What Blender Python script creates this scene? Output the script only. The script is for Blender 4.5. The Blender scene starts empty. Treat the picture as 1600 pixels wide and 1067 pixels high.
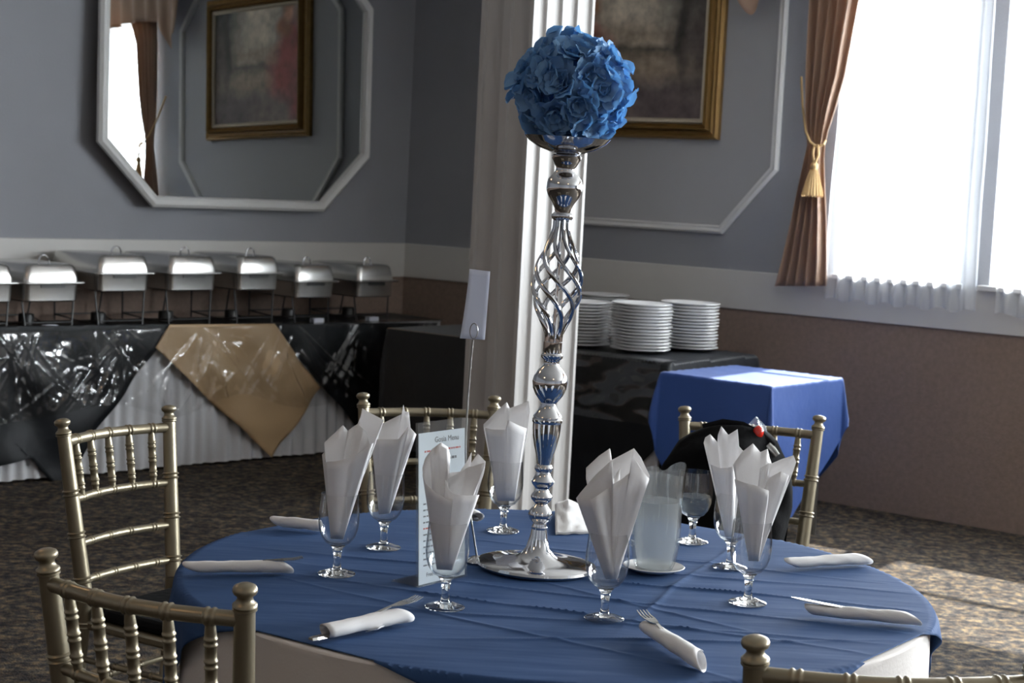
import bpy, bmesh, math, random
import numpy as np
from mathutils import Vector, Matrix, noise
random.seed(7); np.random.seed(7)
PI = math.pi
sc = bpy.context.scene
COL = sc.collection
# ------------------------------------------------------------------ camera
F = 2774.66; PITCH = .08933837; ROLL = .0503638; CAM_H = 1.5785
_f = np.array([0, math.cos(PITCH), -math.sin(PITCH)]); _r = np.array([1., 0, 0]); _u = np.cross(_r, _f)
_R = math.cos(ROLL)*_r + math.sin(ROLL)*_u; _U = -math.sin(ROLL)*_r + math.cos(ROLL)*_u
CAM = np.array([0, 0, CAM_H])
cd = bpy.data.cameras.new('camera'); cam = bpy.data.objects.new('camera', cd); COL.objects.link(cam)
cd.sensor_width = 22.3; cd.lens = 22.3*F/1600; cd.clip_end = 100; cd.clip_start = .05
M = Matrix((( _R[0], _U[0], -_f[0], 0), (_R[1], _U[1], -_f[1], 0), (_R[2], _U[2], -_f[2], CAM_H), (0, 0, 0, 1)))
cam.matrix_world = M
cd.dof.use_dof = True; cd.dof.focus_distance = 3.72; cd.dof.aperture_fstop = 5.6
sc.camera = cam
sc.view_settings.view_transform = 'Standard'; sc.view_settings.look = 'None'
sc.view_settings.exposure = 0.35; sc.view_settings.gamma = 1; sc.view_settings.use_curve_mapping = False
# wall frames: dB runs along the right wall (corner -> towards us, right), nB points into the room
PSI = -.90247973
dB = np.array([-math.sin(PSI), -math.cos(PSI)]); nB = np.array([-math.cos(PSI), math.sin(PSI)])
cB = -8.2465; K = np.array([-.695, 11.056]); sK = float(K@dB)
aA = math.radians(46.5); eA = np.array([math.cos(aA), math.sin(aA)]); nA = np.array([math.sin(aA), -math.cos(aA)]); cA = float(K@nA)
def PB(s, d, z): q = (cB+d)*nB + s*dB; return Vector((q[0], q[1], z))       # s along, d off the right wall
def PA(t, d, z): q = K - t*eA + d*nA; return Vector((q[0], q[1], z))       # t from the corner along the left wall
def ray(x, y): return _f + _R*(x-800)/F + _U*(533.5-y)/F
def atz(x, y, z): d = ray(x, y); return Vector(CAM + d*(z-CAM_H)/d[2])
def aty(x, y, Y): d = ray(x, y); return Vector(CAM + d*Y/d[1])
def onp(x, y, n, c):
    d = ray(x, y); n3 = np.array([n[0], n[1], 0.]); return Vector(CAM + d*(c-n3@CAM)/(n3@d))
def sz(x, y, d=0.):
    P = onp(x, y, nB, cB+d); return P.x*dB[0]+P.y*dB[1], P.z
# ------------------------------------------------------------------ world, sun, window light
w = bpy.data.worlds.new('World'); sc.world = w; w.use_nodes = True
bg = w.node_tree.nodes['Background']; bg.inputs[0].default_value = (.80, .90, 1.0, 1); bg.inputs[1].default_value = 1.6
sun_d = bpy.data.lights.new('sun', 'SUN'); sun_d.energy = 42; sun_d.angle = math.radians(.9); sun_d.color = (1, .95, .86)
sun = bpy.data.objects.new('sun', sun_d); COL.objects.link(sun)
hd = (nB + .08*dB); hd /= np.linalg.norm(hd); el = math.radians(49)
sv = Vector((hd[0]*math.cos(el), hd[1]*math.cos(el), -math.sin(el)))
sun.rotation_euler = sv.to_track_quat('-Z', 'Y').to_euler()
WINS = [(-4.40, -3.72), (-3.56, -2.30), (-1.5, .1), (.9, 2.5), (3.3, 4.9)]; WZ0, WZ1 = 1.17, 2.80
def area(name, P, nrm, wx, wy, power, col=(1, 1, 1)):
    l = bpy.data.lights.new(name, 'AREA'); l.shape = 'RECTANGLE'; l.size = wx; l.size_y = wy; l.energy = power; l.color = col
    o = bpy.data.objects.new(name, l); COL.objects.link(o); o.location = P
    z = -Vector(nrm).normalized(); y = Vector((0, 0, 1)); y = (y - z*y.dot(z))
    y = y.normalized() if y.length > 1e-3 else Vector((0, 1, 0)); x = y.cross(z)
    o.rotation_euler = Matrix((x, y, z)).transposed().to_euler(); return o
nB3 = Vector((nB[0], nB[1], 0)); nA3 = Vector((nA[0], nA[1], 0))
for i, (a, b) in enumerate(WINS):                       # the sky's light at each window, outside the glass
    wd = (b-a)+.5
    area('window_daylight', PB((a+b)/2, -.75, (WZ0+WZ1)/2+.1), nB3, wd, 2.3, wd*2.3*(75 if i < 2 else 190), (.92, .96, 1.0))
# warm ceiling lamps of the hall, behind the camera's side
for (x, y) in ((-2.2, 1.5), (1.6, 0.2), (-2.5, 5.2)):
    area('ceiling_lamp_light', (x, y, 3.1), (0, 0, -1), .5, .5, 5, (1, .62, .32))
sc.cycles.use_denoising = True
sc.cycles.max_bounces = 10; sc.cycles.diffuse_bounces = 5; sc.cycles.glossy_bounces = 5
sc.cycles.transmission_bounces = 10; sc.cycles.transparent_max_bounces = 24
sc.cycles.caustics_reflective = False; sc.cycles.caustics_refractive = True; sc.cycles.sample_clamp_indirect = 4.0
# ------------------------------------------------------------------ materials
def lin(c): return tuple(((v/255)/12.92 if v/255 <= .04045 else ((v/255+.055)/1.055)**2.4) for v in c)
def mat(name, col, rough=.5, metal=0., **k):
    m = bpy.data.materials.new(name); m.use_nodes = True; nt = m.node_tree; N = nt.nodes; L = nt.links
    b = N['Principled BSDF']; b.inputs['Roughness'].default_value = rough; b.inputs['Metallic'].default_value = metal
    b.inputs['Base Color'].default_value = (*col, 1)
    tc = N.new('ShaderNodeTexCoord')
    if k.get('var'):
        n = N.new('ShaderNodeTexNoise'); n.inputs['Scale'].default_value = k.get('vscale', 8); n.inputs['Detail'].default_value = 4
        L.new(tc.outputs['Object'], n.inputs['Vector'])
        mx = N.new('ShaderNodeMix'); mx.data_type = 'RGBA'; v = k['var']
        mx.inputs[6].default_value = (*[c*(1-v) for c in col], 1); mx.inputs[7].default_value = (*[min(1, c*(1+v)) for c in col], 1)
        L.new(n.outputs['Fac'], mx.inputs[0]); L.new(mx.outputs[2], b.inputs['Base Color'])
    if k.get('bump'):
        n = N.new('ShaderNodeTexNoise'); n.inputs['Scale'].default_value = k.get('bscale', 60); n.inputs['Detail'].default_value = k.get('bdetail', 3)
        mp = N.new('ShaderNodeMapping'); mp.inputs['Scale'].default_value = k.get('bstretch', (1, 1, 1)); mp.inputs['Rotation'].default_value = k.get('brot', (0, 0, 0))
        L.new(tc.outputs['Object'], mp.inputs[0]); L.new(mp.outputs[0], n.inputs['Vector'])
        bp = N.new('ShaderNodeBump'); bp.inputs['Strength'].default_value = k['bump']; bp.inputs['Distance'].default_value = k.get('bdist', .01)
        L.new(n.outputs['Fac'], bp.inputs['Height']); L.new(bp.outputs[0], b.inputs['Normal'])
    if k.get('sheen'): b.inputs['Sheen Weight'].default_value = k['sheen']
    if k.get('coat'): b.inputs['Coat Weight'].default_value = k['coat']; b.inputs['Coat Roughness'].default_value = k.get('crough', .1)
    if k.get('spec') is not None: b.inputs['Specular IOR Level'].default_value = k['spec']
    if k.get('trans'): b.inputs['Transmission Weight'].default_value = k['trans']; b.inputs['IOR'].default_value = k.get('ior', 1.5)
    if k.get('sss'):
        b.inputs['Subsurface Weight'].default_value = k['sss']; b.inputs['Subsurface Radius'].default_value = (.01, .01, .01); b.inputs['Subsurface Scale'].default_value = .5
    return m
def cloth_mat(name, col, translucent=.3, transparent=0., rough=.8, bump=.2, bscale=200, tcol=None):
    m = bpy.data.materials.new(name); m.use_nodes = True; nt = m.node_tree; N = nt.nodes; L = nt.links
    b = N['Principled BSDF']; b.inputs['Base Color'].default_value = (*col, 1); b.inputs['Roughness'].default_value = rough
    out = N['Material Output']; tr = N.new('ShaderNodeBsdfTranslucent'); tr.inputs[0].default_value = (*(tcol or col), 1)
    mx = N.new('ShaderNodeMixShader'); mx.inputs[0].default_value = translucent
    L.new(b.outputs[0], mx.inputs[1]); L.new(tr.outputs[0], mx.inputs[2]); last = mx
    if transparent:
        tp = N.new('ShaderNodeBsdfTransparent'); m2 = N.new('ShaderNodeMixShader'); m2.inputs[0].default_value = transparent
        L.new(mx.outputs[0], m2.inputs[1]); L.new(tp.outputs[0], m2.inputs[2]); last = m2
    L.new(last.outputs[0], out.inputs[0])
    tc = N.new('ShaderNodeTexCoord'); n = N.new('ShaderNodeTexNoise'); n.inputs['Scale'].default_value = bscale
    bp = N.new('ShaderNodeBump'); bp.inputs['Strength'].default_value = bump; bp.inputs['Distance'].default_value = .002
    L.new(tc.outputs['Object'], n.inputs['Vector']); L.new(n.outputs[0], bp.inputs['Height']); L.new(bp.outputs[0], b.inputs['Normal'])
    return m
def thin_glass(name, tint=(.97, .98, .98), edge=(.45, .5, .52), ior=1.5, rough=.02, film=0., filmcol=(.9, .93, .95), bump=0., bscale=10, stretch=(1, 1, 1), bdist=.01):
    m = bpy.data.materials.new(name); m.use_nodes = True; nt = m.node_tree; N = nt.nodes; L = nt.links
    N.remove(N['Principled BSDF']); out = N['Material Output']
    lw = N.new('ShaderNodeLayerWeight'); lw.inputs[0].default_value = .5
    pw = N.new('ShaderNodeMath'); pw.operation = 'POWER'; pw.inputs[1].default_value = 4; L.new(lw.outputs['Facing'], pw.inputs[0])
    mc = N.new('ShaderNodeMix'); mc.data_type = 'RGBA'; mc.inputs[6].default_value = (*tint, 1); mc.inputs[7].default_value = (*edge, 1); L.new(pw.outputs[0], mc.inputs[0])
    tp = N.new('ShaderNodeBsdfTransparent'); L.new(mc.outputs[2], tp.inputs[0])
    gl = N.new('ShaderNodeBsdfGlossy'); gl.inputs['Roughness'].default_value = rough
    r0 = ((ior-1)/(ior+1))**2*1.5; fr = N.new('ShaderNodeLayerWeight'); fr.inputs[0].default_value = .5   # Schlick, the same from both sides
    p5 = N.new('ShaderNodeMath'); p5.operation = 'POWER'; p5.inputs[1].default_value = 5; L.new(fr.outputs['Facing'], p5.inputs[0])
    ma_ = N.new('ShaderNodeMath'); ma_.operation = 'MULTIPLY_ADD'; ma_.inputs[1].default_value = .9*(1-r0); ma_.inputs[2].default_value = r0; L.new(p5.outputs[0], ma_.inputs[0])
    mx = N.new('ShaderNodeMixShader'); L.new(ma_.outputs[0], mx.inputs[0]); L.new(gl.outputs[0], mx.inputs[2])
    if film:
        tl = N.new('ShaderNodeBsdfTranslucent'); tl.inputs[0].default_value = (*filmcol, 1)
        df = N.new('ShaderNodeBsdfDiffuse'); df.inputs[0].default_value = (*filmcol, 1)
        a = N.new('ShaderNodeMixShader'); a.inputs[0].default_value = .5; L.new(tl.outputs[0], a.inputs[1]); L.new(df.outputs[0], a.inputs[2])
        a2 = N.new('ShaderNodeMixShader'); a2.inputs[0].default_value = film; L.new(tp.outputs[0], a2.inputs[1]); L.new(a.outputs[0], a2.inputs[2]); L.new(a2.outputs[0], mx.inputs[1])
    else: L.new(tp.outputs[0], mx.inputs[1])
    L.new(mx.outputs[0], out.inputs[0])
    if bump:
        tc = N.new('ShaderNodeTexCoord'); mp = N.new('ShaderNodeMapping'); mp.inputs['Scale'].default_value = stretch
        n = N.new('ShaderNodeTexNoise'); n.inputs['Scale'].default_value = bscale; n.inputs['Detail'].default_value = 3
        bp = N.new('ShaderNodeBump'); bp.inputs['Strength'].default_value = bump; bp.inputs['Distance'].default_value = bdist
        L.new(tc.outputs['Object'], mp.inputs[0]); L.new(mp.outputs[0], n.inputs['Vector']); L.new(n.outputs[0], bp.inputs['Height'])
        L.new(bp.outputs[0], gl.inputs['Normal']); L.new(bp.outputs[0], fr.inputs['Normal'])
    return m
def carpet_mat():
    m = bpy.data.materials.new('patterned_carpet'); m.use_nodes = True; N = m.node_tree.nodes; L = m.node_tree.links; b = N['Principled BSDF']
    b.inputs['Roughness'].default_value = .95; b.inputs['Specular IOR Level'].default_value = .1
    tc = N.new('ShaderNodeTexCoord'); n1 = N.new('ShaderNodeTexNoise'); n1.inputs['Scale'].default_value = 26; n1.inputs['Detail'].default_value = 5; n1.inputs['Roughness'].default_value = .7
    n2 = N.new('ShaderNodeTexNoise'); n2.inputs['Scale'].default_value = 11; n2.inputs['Detail'].default_value = 4
    L.new(tc.outputs['Object'], n1.inputs['Vector']); L.new(tc.outputs['Object'], n2.inputs['Vector'])
    r1 = N.new('ShaderNodeValToRGB'); e = r1.color_ramp.elements
    e[0].position = .36; e[0].color = (.018, .019, .022, 1); e[1].position = .64; e[1].color = (.20, .145, .08, 1)
    x = e.new(.47); x.color = (.05, .047, .045, 1); x = e.new(.55); x.color = (.11, .085, .06, 1)
    L.new(n1.outputs[0], r1.inputs[0])
    r2 = N.new('ShaderNodeValToRGB'); e = r2.color_ramp.elements; e[0].position = .42; e[0].color = (.55, .55, .6, 1); e[1].position = .6; e[1].color = (1, 1, 1, 1)
    L.new(n2.outputs[0], r2.inputs[0])
    mx = N.new('ShaderNodeMix'); mx.data_type = 'RGBA'; mx.blend_type = 'MULTIPLY'; mx.inputs[0].default_value = 1
    L.new(r1.outputs[0], mx.inputs[6]); L.new(r2.outputs[0], mx.inputs[7]); L.new(mx.outputs[2], b.inputs['Base Color'])
    bp = N.new('ShaderNodeBump'); bp.inputs['Strength'].default_value = .5; bp.inputs['Distance'].default_value = .01
    n3 = N.new('ShaderNodeTexNoise'); n3.inputs['Scale'].default_value = 140; L.new(tc.outputs['Object'], n3.inputs['Vector']); L.new(n3.outputs[0], bp.inputs['Height']); L.new(bp.outputs[0], b.inputs['Normal'])
    return m
def painting_mat():
    m = bpy.data.materials.new('landscape_canvas'); m.use_nodes = True; N = m.node_tree.nodes; L = m.node_tree.links; b = N['Principled BSDF']; b.inputs['Roughness'].default_value = .55
    tc = N.new('ShaderNodeTexCoord'); nz = N.new('ShaderNodeTexNoise'); nz.inputs['Scale'].default_value = 5; nz.inputs['Detail'].default_value = 5
    L.new(tc.outputs['Object'], nz.inputs['Vector'])
    wv = N.new('ShaderNodeMix'); wv.data_type = 'VECTOR'; wv.inputs[0].default_value = .12
    L.new(tc.outputs['Object'], wv.inputs[4]); L.new(nz.outputs['Color'], wv.inputs[5])
    cur = None
    def rgb(c): n = N.new('ShaderNodeRGB'); n.outputs[0].default_value = (*lin(c), 1); return n.outputs[0]
    cur = rgb((92, 86, 80))
    # (x, z) in metres from the canvas centre, radii, colour, softness
    for (x, z, rx, rz, c, so) in [(-.02, .30, .42, .34, (172, 162, 146), .6), (-.1, .05, .5, .07, (140, 128, 112), .5), (.1, -.02, .4, .03, (74, 68, 60), .5), (.02, -.1, .35, .06, (150, 134, 112), .6),
              (0, -.34, .75, .22, (76, 66, 66), .5), (-.2, -.3, .2, .12, (104, 92, 86), .7), (.36, .34, .2, .24, (58, 62, 60), .5), (.42, .05, .16, .2, (74, 66, 62), .6), (.3, .2, .03, .3, (52, 48, 44), .5),
              (-.52, .2, .12, .5, (70, 62, 56), .6), (-.34, .1, .11, .19, (122, 58, 54), .4), (-.3, -.06, .16, .13, (134, 62, 58), .5), (-.4, -.2, .08, .14, (116, 60, 58), .6), (-.27, .22, .08, .06, (120, 78, 52), .4), (-.32, .3, .045, .055, (176, 130, 104), .4), (-.33, .35, .06, .035, (62, 44, 36), .5)]:
        sp = N.new('ShaderNodeVectorMath'); sp.operation = 'SUBTRACT'; sp.inputs[1].default_value = (x+.06, 0, z+.06); L.new(wv.outputs[1], sp.inputs[0])
        dv = N.new('ShaderNodeVectorMath'); dv.operation = 'MULTIPLY'; dv.inputs[1].default_value = (1/rx, 0, 1/rz); L.new(sp.outputs[0], dv.inputs[0])
        ln = N.new('ShaderNodeVectorMath'); ln.operation = 'LENGTH'; L.new(dv.outputs[0], ln.inputs[0])
        mr = N.new('ShaderNodeMapRange'); mr.inputs['From Min'].default_value = 1-so; mr.inputs['From Max'].default_value = 1+so; mr.inputs['To Min'].default_value = 1; mr.inputs['To Max'].default_value = 0
        L.new(ln.outputs['Value'], mr.inputs[0])
        mx = N.new('ShaderNodeMix'); mx.data_type = 'RGBA'; L.new(mr.outputs[0], mx.inputs[0]); L.new(cur, mx.inputs[6]); L.new(rgb(c), mx.inputs[7]); cur = mx.outputs[2]
    n2 = N.new('ShaderNodeTexNoise'); n2.inputs['Scale'].default_value = 16; n2.inputs['Detail'].default_value = 6; L.new(tc.outputs['Object'], n2.inputs['Vector'])
    mr = N.new('ShaderNodeMapRange'); mr.inputs['To Min'].default_value = .9; mr.inputs['To Max'].default_value = 2.3; mr.inputs[1].default_value = .25; mr.inputs[2].default_value = .75; L.new(n2.outputs[0], mr.inputs[0])
    vm = N.new('ShaderNodeVectorMath'); vm.operation = 'SCALE'; L.new(cur, vm.inputs[0]); L.new(mr.outputs[0], vm.inputs['Scale']); L.new(vm.outputs[0], b.inputs['Base Color'])
    return m
MT = {}
MT['paint'] = mat('blue_grey_wall_paint', (.285, .292, .318), .75, var=.06, vscale=3, bump=.25, bscale=90, bdist=.004)
MT['panelpaint'] = mat('pale_grey_panel_paint', (.40, .405, .42), .7, var=.05, vscale=2, bump=.15, bscale=90, bdist=.003)
MT['rail'] = mat('off_white_rail_paint', (.60, .585, .56), .5, var=.04, vscale=4)
MT['trim'] = mat('white_trim_paint', (.70, .70, .69), .4, var=.03)
MT['dado'] = mat('brown_fabric_wallcovering', (.25, .185, .15), .95, var=.22, vscale=45, bump=.35, bscale=110, bdist=.006, spec=.1)
MT['ceil'] = mat('ceiling_paint', (.6, .58, .55), .9, var=.03)
MT['carpet'] = carpet_mat()
MT['column'] = mat('glossy_column_paint', (.43, .415, .405), .35, var=.04, vscale=2)
MT['gold'] = mat('antique_gold_frame', (.30, .18, .06), .4, .55, var=.25, vscale=25)
MT['linen'] = mat('cream_liner', (.62, .55, .44), .8, var=.05)
MT['canvas'] = painting_mat()
MT['mirror'] = mat('mirror_silvering', (.72, .76, .76), .0, 1.0)
MT['chrome'] = mat('polished_chrome', (.62, .63, .66), .07, 1.0, var=.05, vscale=30)
MT['steel'] = mat('stainless_steel', (.66, .65, .63), .27, 1.0, var=.06, vscale=20)
MT['steel_dull'] = mat('brushed_steel_side', (.30, .30, .29), .35, 1.0, var=.06)
MT['blackwire'] = mat('black_wire', (.02, .02, .02), .4, .3, var=.1)
MT['copper'] = mat('copper_tinted_corner', (.45, .2, .1), .3, 1.0, var=.1)
MT['chair'] = mat('champagne_gold_resin', (.265, .228, .158), .38, .72, var=.10, vscale=14, coat=.2, bump=.08, bscale=120, bdist=.002)
MT['cushion'] = mat('black_cushion_vinyl', (.006, .006, .007), .8, bump=.2, spec=.1)
MT['blue'] = mat('royal_blue_polyester', (.027, .064, .160), .8, var=.06, vscale=5, spec=.15, bump=.35, bscale=3, bstretch=(1, 5, 1), brot=(0, 0, .28), bdist=.012, bdetail=2)
MT['blue2'] = mat('bright_blue_polyester', (.012, .055, .235), .6, var=.06, vscale=5, sheen=.1, bump=.4, bscale=9, bdist=.012)
MT['whitecloth'] = cloth_mat('white_polyester', (.70, .66, .63), .12, bump=.3, bscale=150)
MT['skirt'] = cloth_mat('white_plisse_skirt', (.62, .62, .64), .1, bump=.8, bscale=70)
MT['napkin'] = cloth_mat('white_paper_napkin', (.86, .85, .85), .28, bump=.12, bscale=400)
MT['blackcloth'] = mat('black_polyester', (.010, .010, .011), .6, sheen=.1, bump=.4, bscale=12, bdist=.01)
MT['blacksatin'] = mat('black_cover_cloth', (.006, .007, .009), .5, spec=.25, bump=.3, bscale=7, bdist=.02)
MT['tan'] = mat('tan_cover_cloth', (.40, .27, .145), .5, var=.05, bump=.3, bscale=8, bdist=.02)
MT['film'] = thin_glass('clear_plastic_film', tint=(.97, .97, .97), edge=(.9, .9, .9), ior=1.7, rough=.10, film=.004, bump=.35, bscale=9, stretch=(1, 1, .5), bdist=.02)
MT['china'] = mat('white_china', (.78, .78, .78), .2, var=.02, coat=.3)
MT['jug'] = thin_glass('clear_ribbed_plastic', tint=(.95, .96, .96), edge=(.55, .58, .6), rough=.08, film=.05, filmcol=(.78, .8, .82))
MT['bowlglass'] = thin_glass('thin_clear_glass', tint=(.995, .997, .997), edge=(.30, .34, .38))
MT['glass'] = mat('solid_clear_glass', (.97, .98, .98), .01, trans=1.0, ior=1.5)
MT['water'] = thin_glass('still_water', tint=(.93, .96, .97), edge=(.75, .8, .83), ior=1.33, film=.02)
MT['jugwater'] = thin_glass('water_in_plastic_jug', tint=(.88, .88, .88), edge=(.74, .75, .76), ior=1.33, rough=.2, film=.36, filmcol=(.62, .64, .65))
MT['acrylic'] = thin_glass('clear_acrylic', tint=(.97, .98, .98), edge=(.7, .75, .8), film=.03)
MT['paper'] = cloth_mat('menu_paper', (.72, .76, .80), .15, bump=.02)
MT['card'] = cloth_mat('white_card', (.72, .75, .83), .2, bump=.05, bscale=60)
MT['ink'] = mat('grey_ink', (.16, .16, .17), .8, var=.05)
MT['redink'] = mat('red_ink', (.55, .13, .11), .8, var=.05)
MT['curtain'] = cloth_mat('tan_satin_drape', (.43, .29, .21), .18, rough=.42, bump=.15, bscale=120, tcol=(.55, .33, .2))
MT['sheer'] = cloth_mat('white_sheer_voile', (.80, .82, .86), .55, .42, bump=.1, bscale=80, tcol=(.9, .93, .98))
MT['gilt'] = cloth_mat('gold_cord', (.62, .42, .20), .1, bump=1.0, bscale=150)
MT['pane'] = thin_glass('window_glass', tint=(.97, .98, .98), edge=(.8, .85, .85))
MT['petal'] = cloth_mat('blue_silk_petal', (.20, .385, .63), .28, rough=.65, bump=.25, bscale=90, tcol=(.12, .34, .68))
MT['jacket'] = mat('black_fleece', (.004, .004, .0045), .95, bump=.4, bscale=30, spec=.1)
MT['bag'] = thin_glass('crinkled_clear_bag', ior=1.6, film=.12, filmcol=(.7, .8, .95), rough=.15, bump=1., bscale=30, bdist=.02)
MT['red'] = mat('glossy_red_plastic', (.55, .02, .01), .2, coat=.5, var=.05)
MT['asphalt'] = mat('outdoor_ground', (.4, .4, .4), .9, var=.1)
# ------------------------------------------------------------------ mesh helpers
class MB:
    def __init__(s): s.v = []; s.f = []
    def add(s, vs, fs):
        o = len(s.v); s.v += [tuple(p) for p in vs]; s.f += [tuple(i+o for i in f) for f in fs]; return s
    def box(s, x0, y0, z0, x1, y1, z1, M=None):
        vs = [Vector((x, y, z)) for x in (x0, x1) for y in (y0, y1) for z in (z0, z1)]
        if M: vs = [M@v for v in vs]
        return s.add(vs, [(0, 1, 3, 2), (4, 6, 7, 5), (0, 4, 5, 1), (2, 3, 7, 6), (0, 2, 6, 4), (1, 5, 7, 3)])
    def grid(s, fn, nu, nv, closed=False):
        vs = [fn(i/(nu if closed else nu), j/nv) for j in range(nv+1) for i in range(nu if closed else nu+1)]
        W = nu if closed else nu+1; fs = []
        for j in range(nv):
            for i in range(nu):
                a = j*W+i; b = j*W+(i+1) % W; fs.append((a, b, b+W, a+W))
        return s.add(vs, fs)
    def lathe(s, prof, n=32, c=(0, 0, 0), cap=True):
        c = Vector(c); vs = []; fs = []
        for (r, z) in prof:
            for k in range(n): a = 2*PI*k/n; vs.append(c+Vector((r*math.cos(a), r*math.sin(a), z)))
        for j in range(len(prof)-1):
            for k in range(n): fs.append((j*n+k, j*n+(k+1) % n, (j+1)*n+(k+1) % n, (j+1)*n+k))
        if cap:
            if prof[0][0] > 1e-5: fs.append(tuple(range(n-1, -1, -1)))
            if prof[-1][0] > 1e-5: fs.append(tuple((len(prof)-1)*n+k for k in range(n)))
        return s.add(vs, fs)
    def tube(s, pts, rad, n=10, cap=True, flat=1.0):
        pts = [Vector(p) for p in pts]; m = len(pts); rad = rad if hasattr(rad, '__len__') else [rad]*m
        vs = []; fs = []; up = None
        for i, p in enumerate(pts):
            t = (pts[min(i+1, m-1)]-pts[max(i-1, 0)]).normalized()
            if up is None: up = Vector((0, 0, 1)) if abs(t.z) < .9 else Vector((1, 0, 0))
            x = (up - t*up.dot(t)).normalized(); up = x; y = t.cross(x)
            for k in range(n): a = 2*PI*k/n; vs.append(p + x*math.cos(a)*rad[i] + y*math.sin(a)*rad[i]*flat)
        for j in range(m-1):
            for k in range(n): fs.append((j*n+k, j*n+(k+1) % n, (j+1)*n+(k+1) % n, (j+1)*n+k))
        if cap: fs.append(tuple(range(n-1, -1, -1))); fs.append(tuple((m-1)*n+k for k in range(n)))
        return s.add(vs, fs)
    def prism(s, poly, z0, z1, M=None):
        n = len(poly); vs = [Vector((x, y, z0)) for x, y in poly]+[Vector((x, y, z1)) for x, y in poly]
        if M: vs = [M@v for v in vs]
        return s.add(vs, [tuple(range(n-1, -1, -1)), tuple(range(n, 2*n))]+[(i, (i+1) % n, n+(i+1) % n, n+i) for i in range(n)])
    def build(s, name, m, parent=None, smooth=True, solid=0, bevel=0, sub=0, origin=None, off=0, angle=40):
        me = bpy.data.meshes.new(name)
        v = s.v
        if origin is not None: o_ = Vector(origin); v = [tuple(Vector(p)-o_) for p in v]
        me.from_pydata(v, [], s.f); me.materials.append(MT[m] if isinstance(m, str) else m)
        bm = bmesh.new(); bm.from_mesh(me); bmesh.ops.recalc_face_normals(bm, faces=bm.faces); bm.to_mesh(me); bm.free()
        if smooth:
            me.shade_smooth()
            me.set_sharp_from_angle(angle=math.radians(angle))
        o = bpy.data.objects.new(name, me); COL.objects.link(o)
        if parent: o.parent = parent
        if origin is not None: o.location = origin
        if solid: q = o.modifiers.new('s', 'SOLIDIFY'); q.thickness = solid; q.offset = off
        if bevel: q = o.modifiers.new('b', 'BEVEL'); q.width = bevel; q.segments = 2; q.limit_method = 'ANGLE'
        if sub: q = o.modifiers.new('u', 'SUBSURF'); q.levels = sub; q.render_levels = sub
        return o
def tag(o, label, cat, group=None, kind=None):
    if label: o['label'] = label
    if cat: o['category'] = cat
    if group: o['group'] = group
    if kind: o['kind'] = kind
    return o
def thing(name, loc, label, cat, group=None, rz=0):
    o = bpy.data.objects.new(name, None); COL.objects.link(o); o.location = loc; o.rotation_euler = (0, 0, rz); o.empty_display_size = .05
    return tag(o, label, cat, group)
def struct(o): o['kind'] = 'structure'; return o
def dup(root, loc, rz, label, group=None):
    r = root.copy(); COL.objects.link(r); r.location = loc; r.rotation_euler = (0, 0, rz); r['label'] = label
    if group: r['group'] = group
    for ch in list(root.children):
        c = ch.copy(); COL.objects.link(c); c.parent = r
        for g in ch.children: d = g.copy(); COL.objects.link(d); d.parent = c
    return r
def nz(x, y=0, z=0): return noise.noise(Vector((x, y, z)))
def MBx(base_x, normal): # matrix: local x along base_x (2D), local y along normal (2D), z up
    return Matrix(((base_x[0], normal[0], 0, 0), (base_x[1], normal[1], 0, 0), (0, 0, 1, 0), (0, 0, 0, 1)))
FB = Matrix.Translation((cB*nB[0], cB*nB[1], 0))@MBx(dB, nB)      # (s, d, z)
FA = Matrix.Translation((K[0], K[1], 0))@MBx(-eA, nA)            # (t, d, z)
def poly_sheet(pts, fn, cuts=5):
    """2-D outline, filled and subdivided, each vertex mapped by fn(u, v)"""
    bm = bmesh.new(); vs = [bm.verts.new((p[0], p[1], 0)) for p in pts]; f = bm.faces.new(vs)
    bmesh.ops.triangulate(bm, faces=[f])
    for _ in range(cuts): bmesh.ops.subdivide_edges(bm, edges=[e for e in bm.edges if e.calc_length() > .025], cuts=1, use_grid_fill=True)
    bmesh.ops.triangulate(bm, faces=bm.faces)
    mb = MB(); mb.add([fn(v.co.x, v.co.y) for v in bm.verts], [[v.index for v in f.verts] for f in bm.faces] if not bm.verts.index_update() else []); bm.free(); return mb

# ================================================================== THE ROOM
CZ = 3.2; B0, B1 = sK, 7.6; AL = 7.2
Aend = PA(AL, 0, 0); Bend = PB(B1, 0, 0)
poly = [(K[0], K[1]), (Aend.x, Aend.y), (-4.6, -3.6), (4.8, -4.4), (Bend.x, Bend.y)]
cx = sum(p[0] for p in poly)/5; cy = sum(p[1] for p in poly)/5
big = [(cx+(x-cx)*1.06, cy+(y-cy)*1.06) for x, y in poly]
struct(MB().prism(big, -.12, 0).build('floor', 'carpet', smooth=False))
struct(MB().prism(big, CZ, CZ+.1).build('ceiling', 'ceil', smooth=False))
RZ0, RZ1 = .96, 1.168
# right wall with window openings
m = MB(); s0 = B0
m.box(B0-.2, -.2, RZ1, WINS[0][0], 0, CZ, FB)
for i, (a, b) in enumerate(WINS):
    m.box(a, -.2, WZ1, b, 0, CZ, FB); nx = WINS[i+1][0] if i+1 < len(WINS) else B1
    m.box(b, -.2, RZ1, nx, 0, CZ, FB)
wr = struct(m.build('wall_right', 'paint', smooth=False))
o = MB().box(B0-.2, -.2, 0, B1, .004, RZ0, FB).build('wall_right', 'dado', smooth=False); struct(o)
o = struct(MB().box(B0-.2, -.2, RZ0, B1, .016, RZ1, FB).build('trim_1', 'rail', smooth=False, bevel=.004))
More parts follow.
